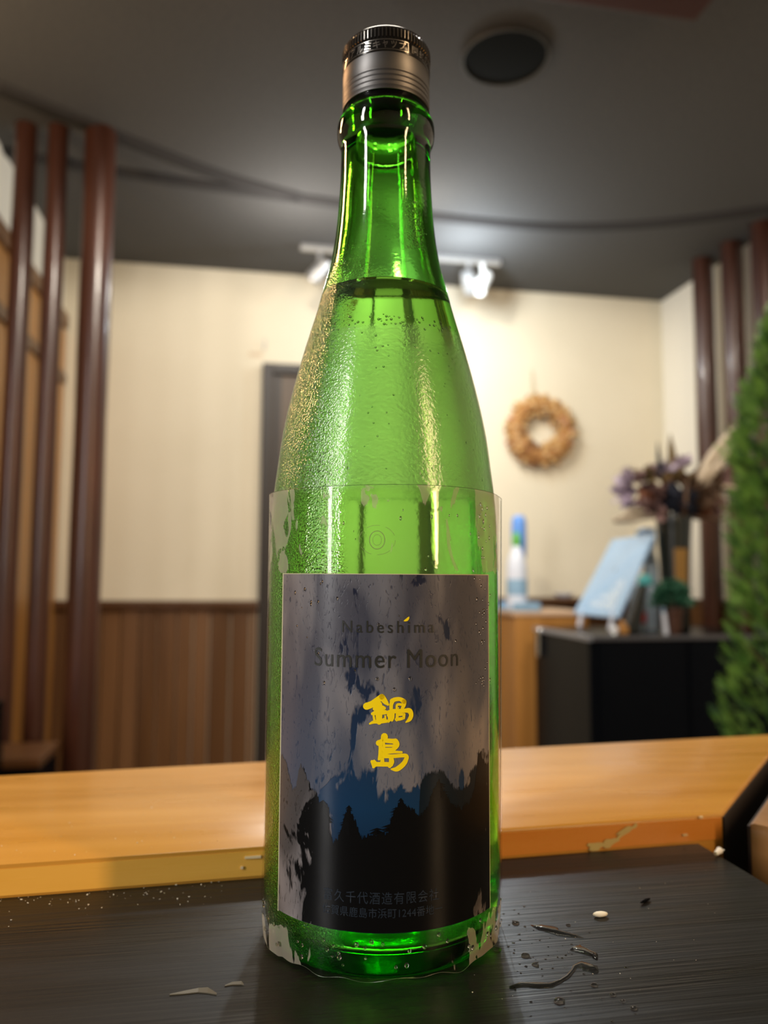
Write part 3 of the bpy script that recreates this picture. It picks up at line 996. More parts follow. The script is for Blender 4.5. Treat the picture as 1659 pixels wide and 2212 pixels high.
cb = empty('black_cabinet', (1.35, 2.4, 0), 'glossy black cabinet with grey metal top edge at the right', 'cabinet')
obj('body', B(1.024, 1.66, 2.21, 2.66, 0, 0.912, bev=0.004), M['black'], cb)
obj('top', B(1.024, 1.66, 2.21, 2.66, 0.912, 0.9215, bev=0.001), M['black'], cb)
obj('side_edge', B(1.016, 1.030, 2.20, 2.66, 0.906, 0.9217, bev=0.002), M['cab_edge'], cb)
obj('front_edge', B(1.030, 1.66, 2.20, 2.212, 0.908, 0.9217, bev=0.002), mat('dull_front_edge', (0.10, 0.10, 0.11), 0.4, metal=0.4), cb)
br = obj('corner_bracket', B(1.008, 1.034, 2.585, 2.605, 0.82, 0.914, bev=0.003), M['steel'], cb)
obj('bolt', L([(0, 0.9212), (0.010, 0.920), (0.013, 0.914), (0.012, 0.906), (0, 0.903)], 16, 1.018, 2.595), M['steel'], br, smooth=True)
obj('door', B(1.05, 1.34, 2.203, 2.21, 0.05, 0.90, bev=0.002), M['black'], cb)
obj('door', B(1.35, 1.64, 2.203, 2.21, 0.05, 0.90, bev=0.002), M['black'], cb)

# tray and bottles on the reception counter
o = empty('blue_tray', (1.0, 2.80, 0.972), 'flat light blue tray on the reception counter beside the bottle', 'tray')
obj('base', B(0.965, 1.072, 2.722, 2.90, 0.972, 0.980, bev=0.003), M['skyblue'], o)
obj('rim', B(0.965, 1.072, 2.722, 2.735, 0.980, 1.004, bev=0.004), M['skyblue'], o)
obj('rim', B(1.060, 1.072, 2.735, 2.90, 0.980, 1.004, bev=0.004), M['skyblue'], o)
obj('rim', B(0.965, 1.060, 2.888, 2.90, 0.980, 1.004, bev=0.004), M['skyblue'], o)
o = empty('blue_bottle', (1.035, 2.865, 0.98), 'tall blue plastic bottle with rounded top on the light blue tray', 'bottle')
obj('body', L(smooth_prof([(0, 0.980), (0.022, 0.981), (0.023, 1.00), (0.023, 1.10), (0.021, 1.13), (0.024, 1.16)]), 24, 1.042, 2.868), M['blue'], o, smooth=True)
obj('cap', L(smooth_prof([(0.024, 1.16), (0.028, 1.19), (0.029, 1.25), (0.028, 1.31), (0.020, 1.335), (0, 1.340)]), 24, 1.042, 2.868), M['bluepale'], o, smooth=True)
o = empty('pump_bottle', (1.0, 2.80, 0.98), 'milky white squeeze bottle with a pale label in front of the blue one', 'bottle')
obj('body', L(smooth_prof([(0, 0.980), (0.036, 0.981), (0.039, 1.0), (0.039, 1.10), (0.033, 1.16), (0.018, 1.205), (0.014, 1.215)]), 28, 1.004, 2.790), M['white'], o, smooth=True)
obj('cap', L([(0.014, 1.215), (0.015, 1.217), (0.015, 1.245), (0.010, 1.265), (0, 1.268)], 20, 1.004, 2.790), M['green_pl'], o, smooth=True)
obj('label', L([(0.0394, 1.03), (0.0398, 1.035), (0.0398, 1.085), (0.0394, 1.09)], 28, 1.004, 2.790), M['skyblue'], o, smooth=True)
o = empty('white_dish', (1.345, 3.15, 1.01), 'small white oval dish on the ledge below the wreath', 'dish')
bm = L([(0, 1.010), (0.025, 1.010), (0.047, 1.026), (0.049, 1.030), (0.045, 1.029), (0.022, 1.014), (0, 1.014)], 28, 0, 0)
for v in bm.verts: v.co.x, v.co.y = v.co.x + 1.345, v.co.y * 0.8 + 3.155
obj('bowl', bm, M['white'], o, smooth=True)

# slanted menu board on its stand
P1, P2, P3, P4 = Vector((1.153, 2.62, 0.969)), Vector((1.194, 2.36, 0.967)), Vector((1.332, 2.36, 1.246)), Vector((1.308, 2.62, 1.238))
o = empty('menu_board', (1.20, 2.49, 0.930), 'slanted white menu board with painted cool reflection on a small stand atop the black cabinet', 'menu board')
bm = bmesh.new()
nrm = (P2 - P1).cross(P4 - P1).normalized()
vs = [bm.verts.new(p) for p in (P1, P2, P3, P4)] + [bm.verts.new(p + nrm * (0.008 if nrm.x > 0 else -0.008)) for p in (P1, P2, P3, P4)]
for f in ((0, 1, 2, 3), (7, 6, 5, 4), (0, 4, 5, 1), (1, 5, 6, 2), (2, 6, 7, 3), (3, 7, 4, 0)): bm.faces.new([vs[i] for i in f])
bmesh.ops.bevel(bm, geom=list(bm.edges), offset=0.003, segments=2, affect='EDGES')
pn = obj('panel', bm, M['whiteglass'], o)
# scribbled handwriting on the lower part of the board
bm = bmesh.new()
rnd = random.Random(3)
nn = -nrm if nrm.x > 0 else nrm
for row in range(4):
    pts = []
    n = 22
    for i in range(n):
        u = 0.30 + 0.55 * i / n
        v = 0.40 - row * 0.085 + 0.05 * math.sin(i * 2.1 + row) + rnd.uniform(-0.02, 0.02)
        v = max(0.04, v)
        q = P1.lerp(P2, u).lerp(P4.lerp(P3, u), v) + nn * 0.0010
        pts.append(q)
    tube(bm, pts, 0.0020, 4)
obj('handwriting', bm, M['chalk'], pn)
obj('foot', T([(1.185, 2.40, 0.926), (1.20, 2.40, 0.985)], 0.008), M['white'], o)
obj('foot', T([(1.158, 2.58, 0.926), (1.172, 2.58, 0.985)], 0.008), M['white'], o)
obj('support', T([(1.30, 2.49, 0.926), (1.255, 2.49, 1.13)], 0.006), M['steel'], o)
o = empty('glass_ball', (1.148, 2.245, 0.93), 'small shiny clear ball in front of the menu board', 'ball')
bm = bmesh.new(); bmesh.ops.create_uvsphere(bm, u_segments=20, v_segments=12, radius=0.013)
for v in bm.verts: v.co += Vector((1.131, 2.262, 0.935))
obj('ball', bm, mat('shiny_white_ball', (0.8, 0.82, 0.85), 0.12), o, smooth='all')
obj('base', L([(0, 0.921), (0.009, 0.921), (0.007, 0.926), (0, 0.927)], 16, 1.131, 2.262), M['steel'], o)
o = empty('wooden_trinket', (1.16, 2.27, 0.922), 'small tan wooden trinket between the ball and the dark holder', 'ornament')
bm = bmesh.new(); box(bm, 1.150, 1.178, 2.255, 2.285, 0.922, 0.948, bev=0.006)
obj('body', bm, M['amber'], o)
obj('top', L([(0.0, 0.948), (0.009, 0.949), (0.011, 0.955), (0.006, 0.963), (0, 0.965)], 14, 1.163, 2.27), M['amber'], o, smooth=True)
# dark card holder leaning behind the board
o = empty('dark_holder', (1.22, 2.30, 0.922), 'black slanted card holder leaning behind the menu board', 'holder')
bm = bmesh.new()
prism(bm, [(1.176, 2.275), (1.226, 2.275), (1.226, 2.315), (1.176, 2.315)], 0.922, 1.075)
for v in bm.verts:
    if v.co.z > 1: v.co.x += 0.030 if v.co.x > 1.2 else 0.062
bmesh.ops.bevel(bm, geom=list(bm.edges), offset=0.003, segments=1, affect='EDGES')
obj('body', bm, M['vase'], o)
obj('cap', L(smooth_prof([(0, 1.074), (0.022, 1.075), (0.023, 1.09), (0.017, 1.105), (0, 1.110)]), 18, 1.258, 2.296), M['teal'], o, smooth=True)
# clear bottles beside the vase
o = empty('clear_bottle', (1.300, 2.36, 0.922), 'clear plastic bottle with red and blue label left of the potted plant', 'bottle')
obj('body', L(smooth_prof([(0, 0.922), (0.025, 0.923), (0.027, 0.94), (0.027, 1.02), (0.020, 1.05), (0.010, 1.068)]), 22, 1.272, 2.375), M['clear'], o, smooth=True)
obj('label', L([(0.0274, 0.950), (0.0276, 0.952), (0.0276, 0.985), (0.0274, 0.987)], 22, 1.272, 2.375), M['red_pl'], o, smooth=True)
obj('cap', L([(0.010, 1.068), (0.011, 1.069), (0.011, 1.085), (0, 1.087)], 16, 1.272, 2.375), M['white'], o, smooth=True)
o = empty('spray_bottle', (1.36, 2.50, 0.922), 'tall pale blue spray bottle just left of the black vase', 'bottle')
obj('body', L(smooth_prof([(0, 0.922), (0.026, 0.923), (0.027, 0.95), (0.026, 1.12), (0.018, 1.17), (0.013, 1.20)]), 22, 1.378, 2.475), M['clear'], o, smooth=True)
hd = obj('spray_head', B(1.340, 1.396, 2.462, 2.488, 1.20, 1.272, bev=0.012), mat('pale_blue_head', (0.45, 0.62, 0.85), 0.3), o)
obj('nozzle', T([(1.342, 2.475, 1.255), (1.328, 2.475, 1.252)], 0.008), M['skyblue'], hd)

# vase
VX, VY = 1.410, 2.375
o = empty('black_vase', (VX, VY, 0.922), 'tall black vase with ochre label holding the dried arrangement', 'vase')
obj('body', L(smooth_prof([(0, 0.922), (0.040, 0.923), (0.044, 0.95), (0.046, 1.05), (0.051, 1.18), (0.055, 1.255), (0.058, 1.297), (0.054, 1.295), (0.045, 1.18), (0, 1.10)]), 32, VX, VY), M['vase'], o, smooth=True)
bm = bmesh.new()
for i in range(7):
    a0 = R(-118 + i * 7 - 4); a1 = R(-118 + (i + 1) * 7 - 4)
    for j in range(5):
        z0 = 1.075 + j * 0.024; z1 = z0 + 0.024
        rr = lambda z: 0.0465 + (z - 1.05) * 0.042 + 0.0012
        bm.faces.new([bm.verts.new((VX + rr(z) * math.cos(a), VY + rr(z) * math.sin(a), z)) for a, z in ((a0, z0), (a1, z0), (a1, z1), (a0, z1))])
bmesh.ops.remove_doubles(bm, verts=bm.verts, dist=1e-5)
obj('label', bm, M['vlabel'], o, smooth='all')

# dried arrangement
o = empty('dried_arrangement', (VX, VY, 1.30), 'sprawling dried flowers, twigs and driftwood rising from the black vase', 'dried flowers')
rnd = random.Random(11)


def petal(bm, c, d, ln, wd, cup=0.25):
    d = Vector(d).normalized(); u = d.orthogonal().normalized()
    u.rotate(Matrix.Rotation(rnd.uniform(0, 6.28), 3, d)); nn_ = d.cross(u)
    rows = []
    for t, w_ in ((0, 0.15), (0.3, 0.8), (0.6, 1.0), (0.85, 0.6), (1.0, 0.05)):
        p = c + d * ln * t + nn_ * ln * cup * (t * t)
        rows.append([bm.verts.new(p + u * wd * w_ * s + nn_ * (0.25 * wd * abs(s))) for s in (-1, 0, 1)])
    for a, b in zip(rows[:-1], rows[1:]):
        for k in range(2): bm.faces.new((a[k], a[k + 1], b[k + 1], b[k]))


def flower(c, d, n, ln, wd, m_, cup=0.3, spread=0.9):
    bm = bmesh.new()
    d = Vector(d).normalized()
    for i in range(n):
        q = d + Vector((rnd.uniform(-1, 1), rnd.uniform(-1, 1), rnd.uniform(-1, 1))) * spread
        petal(bm, Vector(c), q, ln * rnd.uniform(0.7, 1.2), wd, cup)
    return obj('flower_head', bm, M[m_], o, smooth='all', recalc=False)


c0 = Vector((VX, VY, 1.30))
# heads: (x, y, z, n, len, wid, material)
for (x, z, n, ln, wd, m_) in [
    (1.255, 1.415, 16, 0.050, 0.016, 'arr0'), (1.270, 1.375, 16, 0.045, 0.014, 'arr0'), (1.250, 1.335, 14, 0.045, 0.014, 'arr0'),
    (1.310, 1.425, 12, 0.040, 0.016, 'arr6'), (1.330, 1.380, 14, 0.045, 0.018, 'arr1'), (1.370, 1.435, 16, 0.050, 0.018, 'arr1'),
    (1.400, 1.455, 16, 0.055, 0.018, 'arr0'), (1.445, 1.470, 14, 0.050, 0.015, 'arr0'), (1.395, 1.415, 12, 0.035, 0.018, 'arr4'),
    (1.400, 1.360, 20, 0.055, 0.026, 'arr3'), (1.420, 1.350, 20, 0.055, 0.028, 'arr3'), (1.370, 1.330, 16, 0.050, 0.022, 'arr1'),
    (1.340, 1.320, 16, 0.050, 0.020, 'arr1'), (1.445, 1.395, 18, 0.055, 0.022, 'arr2'), (1.470, 1.350, 16, 0.060, 0.022, 'arr2'),
    (1.500, 1.370, 16, 0.055, 0.020, 'arr2'), (1.505, 1.330, 12, 0.050, 0.018, 'arr4'), (1.545, 1.400, 16, 0.055, 0.016, 'arr2'),
    (1.310, 1.330, 14, 0.045, 0.018, 'arr1'), (1.590, 1.430, 14, 0.050, 0.014, 'arr1'), (1.385, 1.335, 14, 0.04, 0.02, 'arr3'), (1.450, 1.320, 14, 0.05, 0.022, 'arr3'), (1.355, 1.360, 18, 0.05, 0.02, 'arr1'), (1.320, 1.350, 14, 0.05, 0.02, 'arr4'), (1.430, 1.420, 16, 0.05, 0.022, 'arr6'), (1.280, 1.420, 14, 0.04, 0.015, 'arr1'), (1.245, 1.375, 14, 0.045, 0.012, 'arr0'), (1.480, 1.400, 16, 0.05, 0.02, 'arr1'), (1.560, 1.350, 16, 0.05, 0.016, 'arr1'), (1.530, 1.440, 14, 0.045, 0.014, 'arr2')]:
    c = Vector((x, VY + rnd.uniform(-0.03, 0.03), z))
    flower(c, c - c0 + Vector((0, -0.03, 0.02)), n, ln, wd, m_)
# long leaves and twigs
for pts, rad, m_ in [
    ([(VX - 0.03, VY, 1.31), (1.30, VY - 0.01, 1.305), (1.24, VY - 0.02, 1.292), (1.185, VY - 0.02, 1.290)], [0.013, 0.013, 0.015, 0.012], 'arr5'),
    ([(1.31, VY - 0.02, 1.315), (1.26, VY - 0.03, 1.322), (1.215, VY - 0.03, 1.305)], [0.006, 0.011, 0.006], 'arr5'),
    ([(VX + 0.02, VY, 1.30), (1.48, VY, 1.40), (1.56, VY - 0.01, 1.52), (1.635, VY - 0.02, 1.615)], [0.008, 0.014, 0.018, 0.008], 'arr5'),
    ([(1.49, VY - 0.02, 1.40), (1.54, VY - 0.03, 1.455), (1.62, VY - 0.03, 1.555)], [0.010, 0.014, 0.010], 'arr5'),
    ([(1.47, VY - 0.04, 1.420), (1.50, VY - 0.04, 1.440), (1.525, VY - 0.04, 1.475)], [0.009, 0.014, 0.006], 'arr5'),
    ([(VX, VY, 1.30), (1.44, VY, 1.31), (1.52, VY, 1.300), (1.60, VY, 1.300)], [0.010, 0.009, 0.008, 0.004], 'arr2'),
    ([(1.50, VY - 0.02, 1.42), (1.57, VY - 0.02, 1.41), (1.64, VY - 0.02, 1.405)], [0.008, 0.010, 0.006], 'arr5'),
    ([(VX, VY, 1.33), (1.33, VY, 1.42), (1.27, VY, 1.455), (1.24, VY, 1.450)], [0.005, 0.004, 0.004, 0.003], 'arr6'),
    ([(VX + 0.03, VY, 1.34), (1.52, VY, 1.40), (1.60, VY - 0.01, 1.46), (1.66, VY - 0.01, 1.47)], [0.01, 0.009, 0.009, 0.004], 'arr2'),
    ([(1.30, VY, 1.44), (1.27, VY, 1.47), (1.215, VY, 1.455), (1.195, VY, 1.41)], [0.002, 0.0015, 0.0015, 0.001], 'arr5'),
    ([(1.39, VY, 1.42), (1.345, VY, 1.46), (1.32, VY, 1.475)], [0.006, 0.004, 0.003], 'arr6')]:
    obj('branch', T(crv([tuple(p) for p in pts], 4), [rad[0] + (rad[-1] - rad[0]) * 0 + rad[min(len(rad) - 1, i // 4)] * 0 + (rad[min(len(rad) - 1, i // 4)] * (1 - (i % 4) / 4) + rad[min(len(rad) - 1, i // 4 + 1)] * (i % 4) / 4) - rad[0] for i in range((len(pts) - 1) * 4 + 1)], 8), M[m_], o, smooth='all')
for i in range(9):
    a = i * 2.4; q = 0.018 + 0.014 * (i % 3)
    obj('stem', T([(VX + q * math.cos(a), VY + q * math.sin(a), 1.285), (VX + q * 1.5 * math.cos(a), VY + q * 1.4 * math.sin(a), 1.34), (VX + q * 2.2 * math.cos(a), VY + q * 1.6 * math.sin(a), 1.42)], [0.007, 0.008, 0.004], 7), M['arr3' if i % 2 else 'arr2'], o, smooth='all')
for (x, z, m_) in ((VX - 0.03, 1.325, 'arr3'), (VX + 0.025, 1.325, 'arr3'), (VX, 1.335, 'arr1'), (VX - 0.015, 1.355, 'arr3')):
    flower((x, VY - 0.03, z), (0, -0.4, 1), 22, 0.038, 0.022, m_)
# two upright pointed leaves
for (x, z0, z1, w_, m_) in [(1.363, 1.44, 1.555, 0.010, 'arr3'), (1.410, 1.46, 1.585, 0.018, 'arr6')]:
    bm = bmesh.new()
    rows = []
    for t, q in ((0, 0.7), (0.25, 1), (0.6, 0.7), (0.85, 0.3), (1, 0.03)):
        z = z0 + (z1 - z0) * t
        rows.append([bm.verts.new((x + w_ * q * s - 0.008 * t, VY - 0.01 + abs(s) * 0.004 + dy, z)) for dy in (0, 0.002) for s in (-1, 0, 1)])
    for a, b in zip(rows[:-1], rows[1:]):
        for k in (0, 1, 3, 4): bm.faces.new((a[k], a[k + 1], b[k + 1], b[k]))
        bm.faces.new((a[0], b[0], b[3], a[3])); bm.faces.new((a[2], a[5], b[5], b[2]))
    obj('pointed_leaf', bm, M[m_], o, smooth='all')

# small potted plant
o = empty('potted_plant', (1.335, 2.27, 0.922), 'small bushy green plant in a brown pot before the black vase', 'potted plant')
pt = obj('pot', L([(0, 0.922), (0.024, 0.922), (0.031, 0.985), (0.035, 0.988), (0.035, 1.000), (0.031, 1.001), (0.029, 0.992), (0, 0.990)], 28, 1.335, 2.27), M['pot'], o, smooth=True)
obj('soil', L([(0, 0.994), (0.028, 0.992)], 20, 1.335, 2.27), M['soil'], pt)
bm = bmesh.new()
for i in range(420):
    a = rnd.uniform(0, 2 * PI); e = rnd.uniform(-0.25, 1.4); r_ = rnd.uniform(0.6, 1.0)
    c = Vector((1.335 + 0.062 * r_ * math.cos(a) * math.cos(e), 2.27 + 0.045 * r_ * math.sin(a) * math.cos(e), 1.022 + 0.062 * r_ * math.sin(e)))
    petal(bm, c, c - Vector((1.335, 2.27, 1.0)), 0.018, 0.007)
finish(obj('foliage', bm, M['leafy'], o, smooth='all', recalc=False), kind='stuff')
obj('stem', T([(1.335, 2.27, 0.99), (1.337, 2.272, 1.05)], 0.004), M['trunk'], o)
o = empty('white_tube', (1.296, 2.24, 0.922), 'thin white tube standing left of the brown plant pot', 'tube')
obj('body', T([(1.297, 2.245, 0.922), (1.290, 2.245, 0.99)], [0.008, 0.007], 12), M['white'], o, smooth=True)
obj('cap', T([(1.290, 2.245, 0.99), (1.288, 2.245, 1.005)], 0.0055, 12), M['skyblue'], o, smooth=True)

# ------------------------------------------------------------------ evergreen tree
TXc, TYc = 1.20, 1.52
o = empty('evergreen_tree', (TXc, TYc, 0), 'feathery green evergreen tree at the right picture edge', 'tree')
pot = obj('pot', L([(0, 0.0), (0.11, 0.0), (0.15, 0.30), (0.16, 0.31), (0.16, 0.34), (0.145, 0.34), (0.14, 0.31), (0, 0.30)], 32, TXc, TYc), M['pot'], o, smooth=True)
obj('soil', L([(0, 0.312), (0.14, 0.308)], 24, TXc, TYc), M['soil'], pot)
obj('trunk', T([(TXc, TYc, 0.30), (TXc + 0.01, TYc, 0.9), (TXc, TYc + 0.01, 1.4), (TXc, TYc, 1.68)], [0.018, 0.014, 0.009, 0.004]), M['trunk'], o)
rnd = random.Random(5)


def tree_r(z):
    # crown radius with height
    for (z0, r0), (z1, r1) in zip([(0.42, 0.12), (0.60, 0.185), (0.85, 0.20), (1.05, 0.165), (1.25, 0.165), (1.42, 0.155), (1.52, 0.12), (1.66, 0.065)], [(0.60, 0.185), (0.85, 0.20), (1.05, 0.165), (1.25, 0.165), (1.42, 0.155), (1.52, 0.12), (1.66, 0.065), (1.76, 0.01)]):
        if z0 <= z <= z1: return r0 + (r1 - r0) * (z - z0) / (z1 - z0)
    return 0.05


def spray(bm, base, d, ln):
    """flat feathery evergreen spray: a rib with side leaflets that fork again"""
    d = Vector(d).normalized()
    u = d.orthogonal().normalized(); u.rotate(Matrix.Rotation(rnd.uniform(0, 6.28), 3, d))
    n = 6
    for i in range(n):
        t = (i + 0.5) / n
        p = base + d * ln * t
        for s in (-1, 1):
            q = (d * 0.9 + u * s * 0.9).normalized()
            l2 = ln * 0.42 * (1 - t * 0.7)
            for k in range(2):
                dd_ = (q + Vector((rnd.uniform(-.3, .3), rnd.uniform(-.3, .3), rnd.uniform(-.3, .3)))).normalized()
                w_ = dd_.cross(u.cross(d)).normalized() * 0.0016
                pp = p + q * l2 * 0.4 * k
                bm.faces.new([bm.verts.new(v) for v in (pp - w_, pp + w_, pp + dd_ * l2 * 0.8)])
    w_ = u * 0.0012
    bm.faces.new([bm.verts.new(v) for v in (base - w_, base + w_, base + d * ln)])


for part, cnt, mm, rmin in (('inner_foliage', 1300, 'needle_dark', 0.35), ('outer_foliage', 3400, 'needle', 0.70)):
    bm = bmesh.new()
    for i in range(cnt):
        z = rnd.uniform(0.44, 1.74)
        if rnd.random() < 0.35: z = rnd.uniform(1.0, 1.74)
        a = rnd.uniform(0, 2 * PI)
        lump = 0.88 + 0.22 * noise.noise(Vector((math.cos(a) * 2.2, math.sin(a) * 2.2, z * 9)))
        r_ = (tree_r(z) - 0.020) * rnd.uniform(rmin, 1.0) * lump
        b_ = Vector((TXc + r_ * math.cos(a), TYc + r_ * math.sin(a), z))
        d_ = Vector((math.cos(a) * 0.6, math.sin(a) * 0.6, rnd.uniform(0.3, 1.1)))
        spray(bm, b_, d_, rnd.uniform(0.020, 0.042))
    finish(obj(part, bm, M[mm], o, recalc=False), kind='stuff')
for i in range(14):
    z = 0.5 + i * 0.085; a = i * 2.4
    r_ = tree_r(z + 0.1) * 0.85
    obj('branch', T([(TXc, TYc, z), (TXc + r_ * 0.5 * math.cos(a), TYc + r_ * 0.5 * math.sin(a), z + 0.05), (TXc + r_ * math.cos(a), TYc + r_ * math.sin(a), z + 0.12)], [0.006, 0.004, 0.002], 6), M['trunk'], o)

# ------------------------------------------------------------------ wreath and hook on the far wall
WX, WZ, WY = 1.277, 1.750, YB - 0.036
o = empty('dried_wreath', (WX, YB, WZ), 'round wreath of tan dried flowers hanging on the cream wall', 'wreath')
bm = bmesh.new()
seg = 40
rings = []
for i in range(seg):
    a = 2 * PI * i / seg
    c = Vector((WX + 0.118 * math.cos(a), WY, WZ + 0.118 * math.sin(a)))
    rad = Vector((math.cos(a), 0, math.sin(a)))
    rings.append([bm.verts.new(c + (rad * math.cos(b * PI / 4) + Vector((0, 1, 0)) * math.sin(b * PI / 4)) * 0.034) for b in range(8)])
for i in range(seg):
    a, b = rings[i], rings[(i + 1) % seg]
    for k in range(8): bm.faces.new((a[k], a[(k + 1) % 8], b[(k + 1) % 8], b[k]))
obj('ring', bm, M['dry2'], o, smooth='all')
rnd = random.Random(21)
protos = []
for k in range(6):
    bm = bmesh.new()
    bmesh.ops.create_icosphere(bm, subdivisions=1, radius=0.014)
    for v in bm.verts: v.co *= rnd.uniform(0.6, 1.35)
    me = bpy.data.meshes.new('dried_flower')
    bm.to_mesh(me); bm.free()
    me.materials.append(M['dry%d' % k])
    protos.append(me)
for i in range(290):
    a = rnd.uniform(0, 2 * PI); b = rnd.uniform(-0.2, PI + 0.2)
    rr_ = 0.114 + 0.048 * math.cos(b) * rnd.uniform(0.7, 1.15)
    me = protos[rnd.choices(range(6), (6, 6, 4, 4, 1, 1))[0]]
    if math.cos(a + 2.0) > 0.93: me = protos[4]
    f = bpy.data.objects.new('dried_flower', me)
    COL.objects.link(f); f.parent = o
    f.location = (rr_ * math.cos(a), -0.034 - 0.032 * math.sin(b), rr_ * math.sin(a))
    f.rotation_euler = (rnd.uniform(0, 6), rnd.uniform(0, 6), 0)
    s = rnd.uniform(0.45, 0.85); f.scale = (s, s, s)
# pale sprigs sticking out
for i in range(26):
    a = 2 * PI * i / 26 + rnd.uniform(-.1, .1)
    s0 = 0.135; s1 = rnd.uniform(0.155, 0.175)
    obj('sprig', T([(WX + s0 * math.cos(a), WY - 0.01, WZ + s0 * math.sin(a)), (WX + s1 * math.cos(a + 0.06), WY - 0.015, WZ + s1 * math.sin(a + 0.06))], [0.004, 0.006], 5), M['dry%d' % (i % 4)], o)
obj('string', T([(WX - 0.008, YB - 0.012, WZ + 0.12), (WX - 0.025, YB - 0.004, 2.034), (WX - 0.030, YB - 0.012, WZ + 0.12)], 0.0022, 6), M['string'], o)
o = empty('wall_hook', (0.051, YB, 2.07), 'small metal hook with a paper tab on the wall above the dark door', 'hook')
obj('pin', T([(0.051, YB, 2.06), (0.051, YB - 0.02, 2.06), (0.053, YB - 0.022, 2.10)], 0.004, 8), M['track'], o)
obj('tab', B(-0.012, 0.044, YB - 0.004, YB - 0.0005, 2.030, 2.046), mat('beige_tab', (0.62, 0.50, 0.36), 0.8), o)

# ------------------------------------------------------------------ the bottle
BX, BY = 0.0451, 0.2560
bt = empty('sake_bottle', (BX, BY, ZB), 'large wet green glass sake bottle with dark night-sky label and metal screw cap', 'bottle', rz=-_yaw)
outer = [(0.0, 0.0022), (0.020, 0.0015), (0.029, 0.0004), (0.0325, 0.0), (0.0352, 0.0012), (0.0370, 0.0048), (0.0378, 0.0105), (0.0381, 0.020), (0.0381, 0.06), (0.0381, 0.100), (0.0381, 0.113),
         (0.0379, 0.125), (0.0376, 0.133), (0.0369, 0.1413), (0.0359, 0.1491), (0.0345, 0.1597), (0.0324, 0.1702), (0.0298, 0.1809), (0.0268, 0.1917),
         (0.0235, 0.2028), (0.0221, 0.2083), (0.0206, 0.2138), (0.0192, 0.2193), (0.0178, 0.2275), (0.0168, 0.2361), (0.0162, 0.2444), (0.0158, 0.2528), (0.0157, 0.2613)]
finish_ = [(0.0158, 0.2628), (0.0164, 0.2640), (0.0170, 0.2658), (0.0172, 0.2682), (0.0170, 0.2704), (0.0163, 0.2720), (0.0154, 0.2730), (0.0150, 0.2745), (0.0149, 0.2790), (0.0140, 0.2800), (0.0140, 0.2960), (0.0135, 0.2975), (0.0115, 0.2975)]
inner = [(0.0100, 0.2970), (0.0098, 0.2850), (0.0104, 0.2720), (0.0116, 0.2600), (0.0124, 0.2480), (0.0132, 0.2361), (0.0144, 0.2275), (0.0160, 0.2193), (0.0175, 0.2138), (0.0191, 0.2083), (0.0206, 0.2028), (0.0240, 0.1917), (0.0270, 0.1809), (0.0297, 0.1702),
         (0.0318, 0.1597), (0.0332, 0.1491), (0.0342, 0.1413), (0.0349, 0.133), (0.0352, 0.125), (0.0354, 0.113), (0.0354, 0.060), (0.0353, 0.020), (0.0345, 0.0110), (0.0315, 0.0072), (0.024, 0.0068), (0.0, 0.0105)]
po = smooth_prof(outer, 4)
prof_out = po + smooth_prof(finish_, 3)
pi_ = smooth_prof(inner, 4)
bm = bmesh.new()
lathe(bm, prof_out + pi_, 128)
glass = obj('glass_body', bm, M['glass'], bt, smooth='all', local=True)


def r_out(z):
    for (r0, z0), (r1, z1) in zip(prof_out[:-1], prof_out[1:]):
        if z0 <= z <= z1 and z1 > z0: return r0 + (r1 - r0) * (z - z0) / (z1 - z0)
    return 0.038


LQ = 0.2085
liq = []
for r_, z in reversed(pi_):
    if z < LQ - 0.0004:
        liq.append((r_ + 0.0003 if r_ > 1e-5 else 0.0, z - (0.0003 if z < 0.012 else 0)))
rl = 0.0194
liq += [(rl, LQ), (rl - 0.0012, LQ - 0.0003), (rl - 0.004, LQ - 0.0006), (0.0, LQ - 0.0007)]
bm = bmesh.new()
lathe(bm, liq, 96)
obj('liquid', bm, M['sake'], bt, smooth='all', local=True)

# screw cap
cap = obj('cap', L([(0, 0.2998), (0.0118, 0.2998), (0.0136, 0.2994), (0.0147, 0.2984), (0.0152, 0.2972), (0.0152, 0.2934), (0.01545, 0.2930), (0.01555, 0.2926), (0.01555, 0.2894), (0.0154, 0.2889), (0.0151, 0.2887),
                    (0.0148, 0.2885), (0.0148, 0.2980), (0.0, 0.2984)], 96), M['cap_black'], bt, smooth=True, local=True)
bm = bmesh.new()
NR = 76
for i in range(NR):
    a = 2 * PI * i / NR
    ca, sa = math.cos(a), math.sin(a)
    for (r0, r1, z0, z1, w_) in ((0.0150, 0.01570, 0.2937, 0.2974, 0.00024),):
        t = Vector((-sa, ca, 0))
        vs = []
        for z in (z0, z1):
            for rr_, ww in ((r0, w_ * 1.4), (r1, w_ * 0.6)):
                for s in (-1, 1):
                    vs.append(bm.verts.new(Vector((ca * rr_, sa * rr_, z - (0.0004 if (z == z1 and rr_ == r1) else 0) + (0.0003 if (z == z0 and rr_ == r1) else 0))) + t * ww * s))
        for f in ((0, 1, 3, 2), (4, 6, 7, 5), (2, 3, 7, 6), (0, 2, 6, 4), (1, 5, 7, 3)):
            bm.faces.new([vs[k] for k in f])
obj('knurling', bm, M['cap_ridge'], cap, local=True)
sat = [(0.0151, 0.2890), (0.0154, 0.2887), (0.0154, 0.2834), (0.0152, 0.2831), (0.0152, 0.2827), (0.0154, 0.2824), (0.01542, 0.2816), (0.0152, 0.2813), (0.0152, 0.2810), (0.0154, 0.2807),
       (0.0154, 0.2798), (0.0152, 0.2795), (0.0152, 0.2791), (0.0154, 0.2788), (0.01542, 0.2780), (0.0152, 0.2777), (0.0152, 0.2774), (0.01535, 0.2770), (0.01535, 0.2758), (0.0151, 0.2757), (0.0148, 0.2760), (0.0148, 0.2885), (0.0151, 0.2890)]
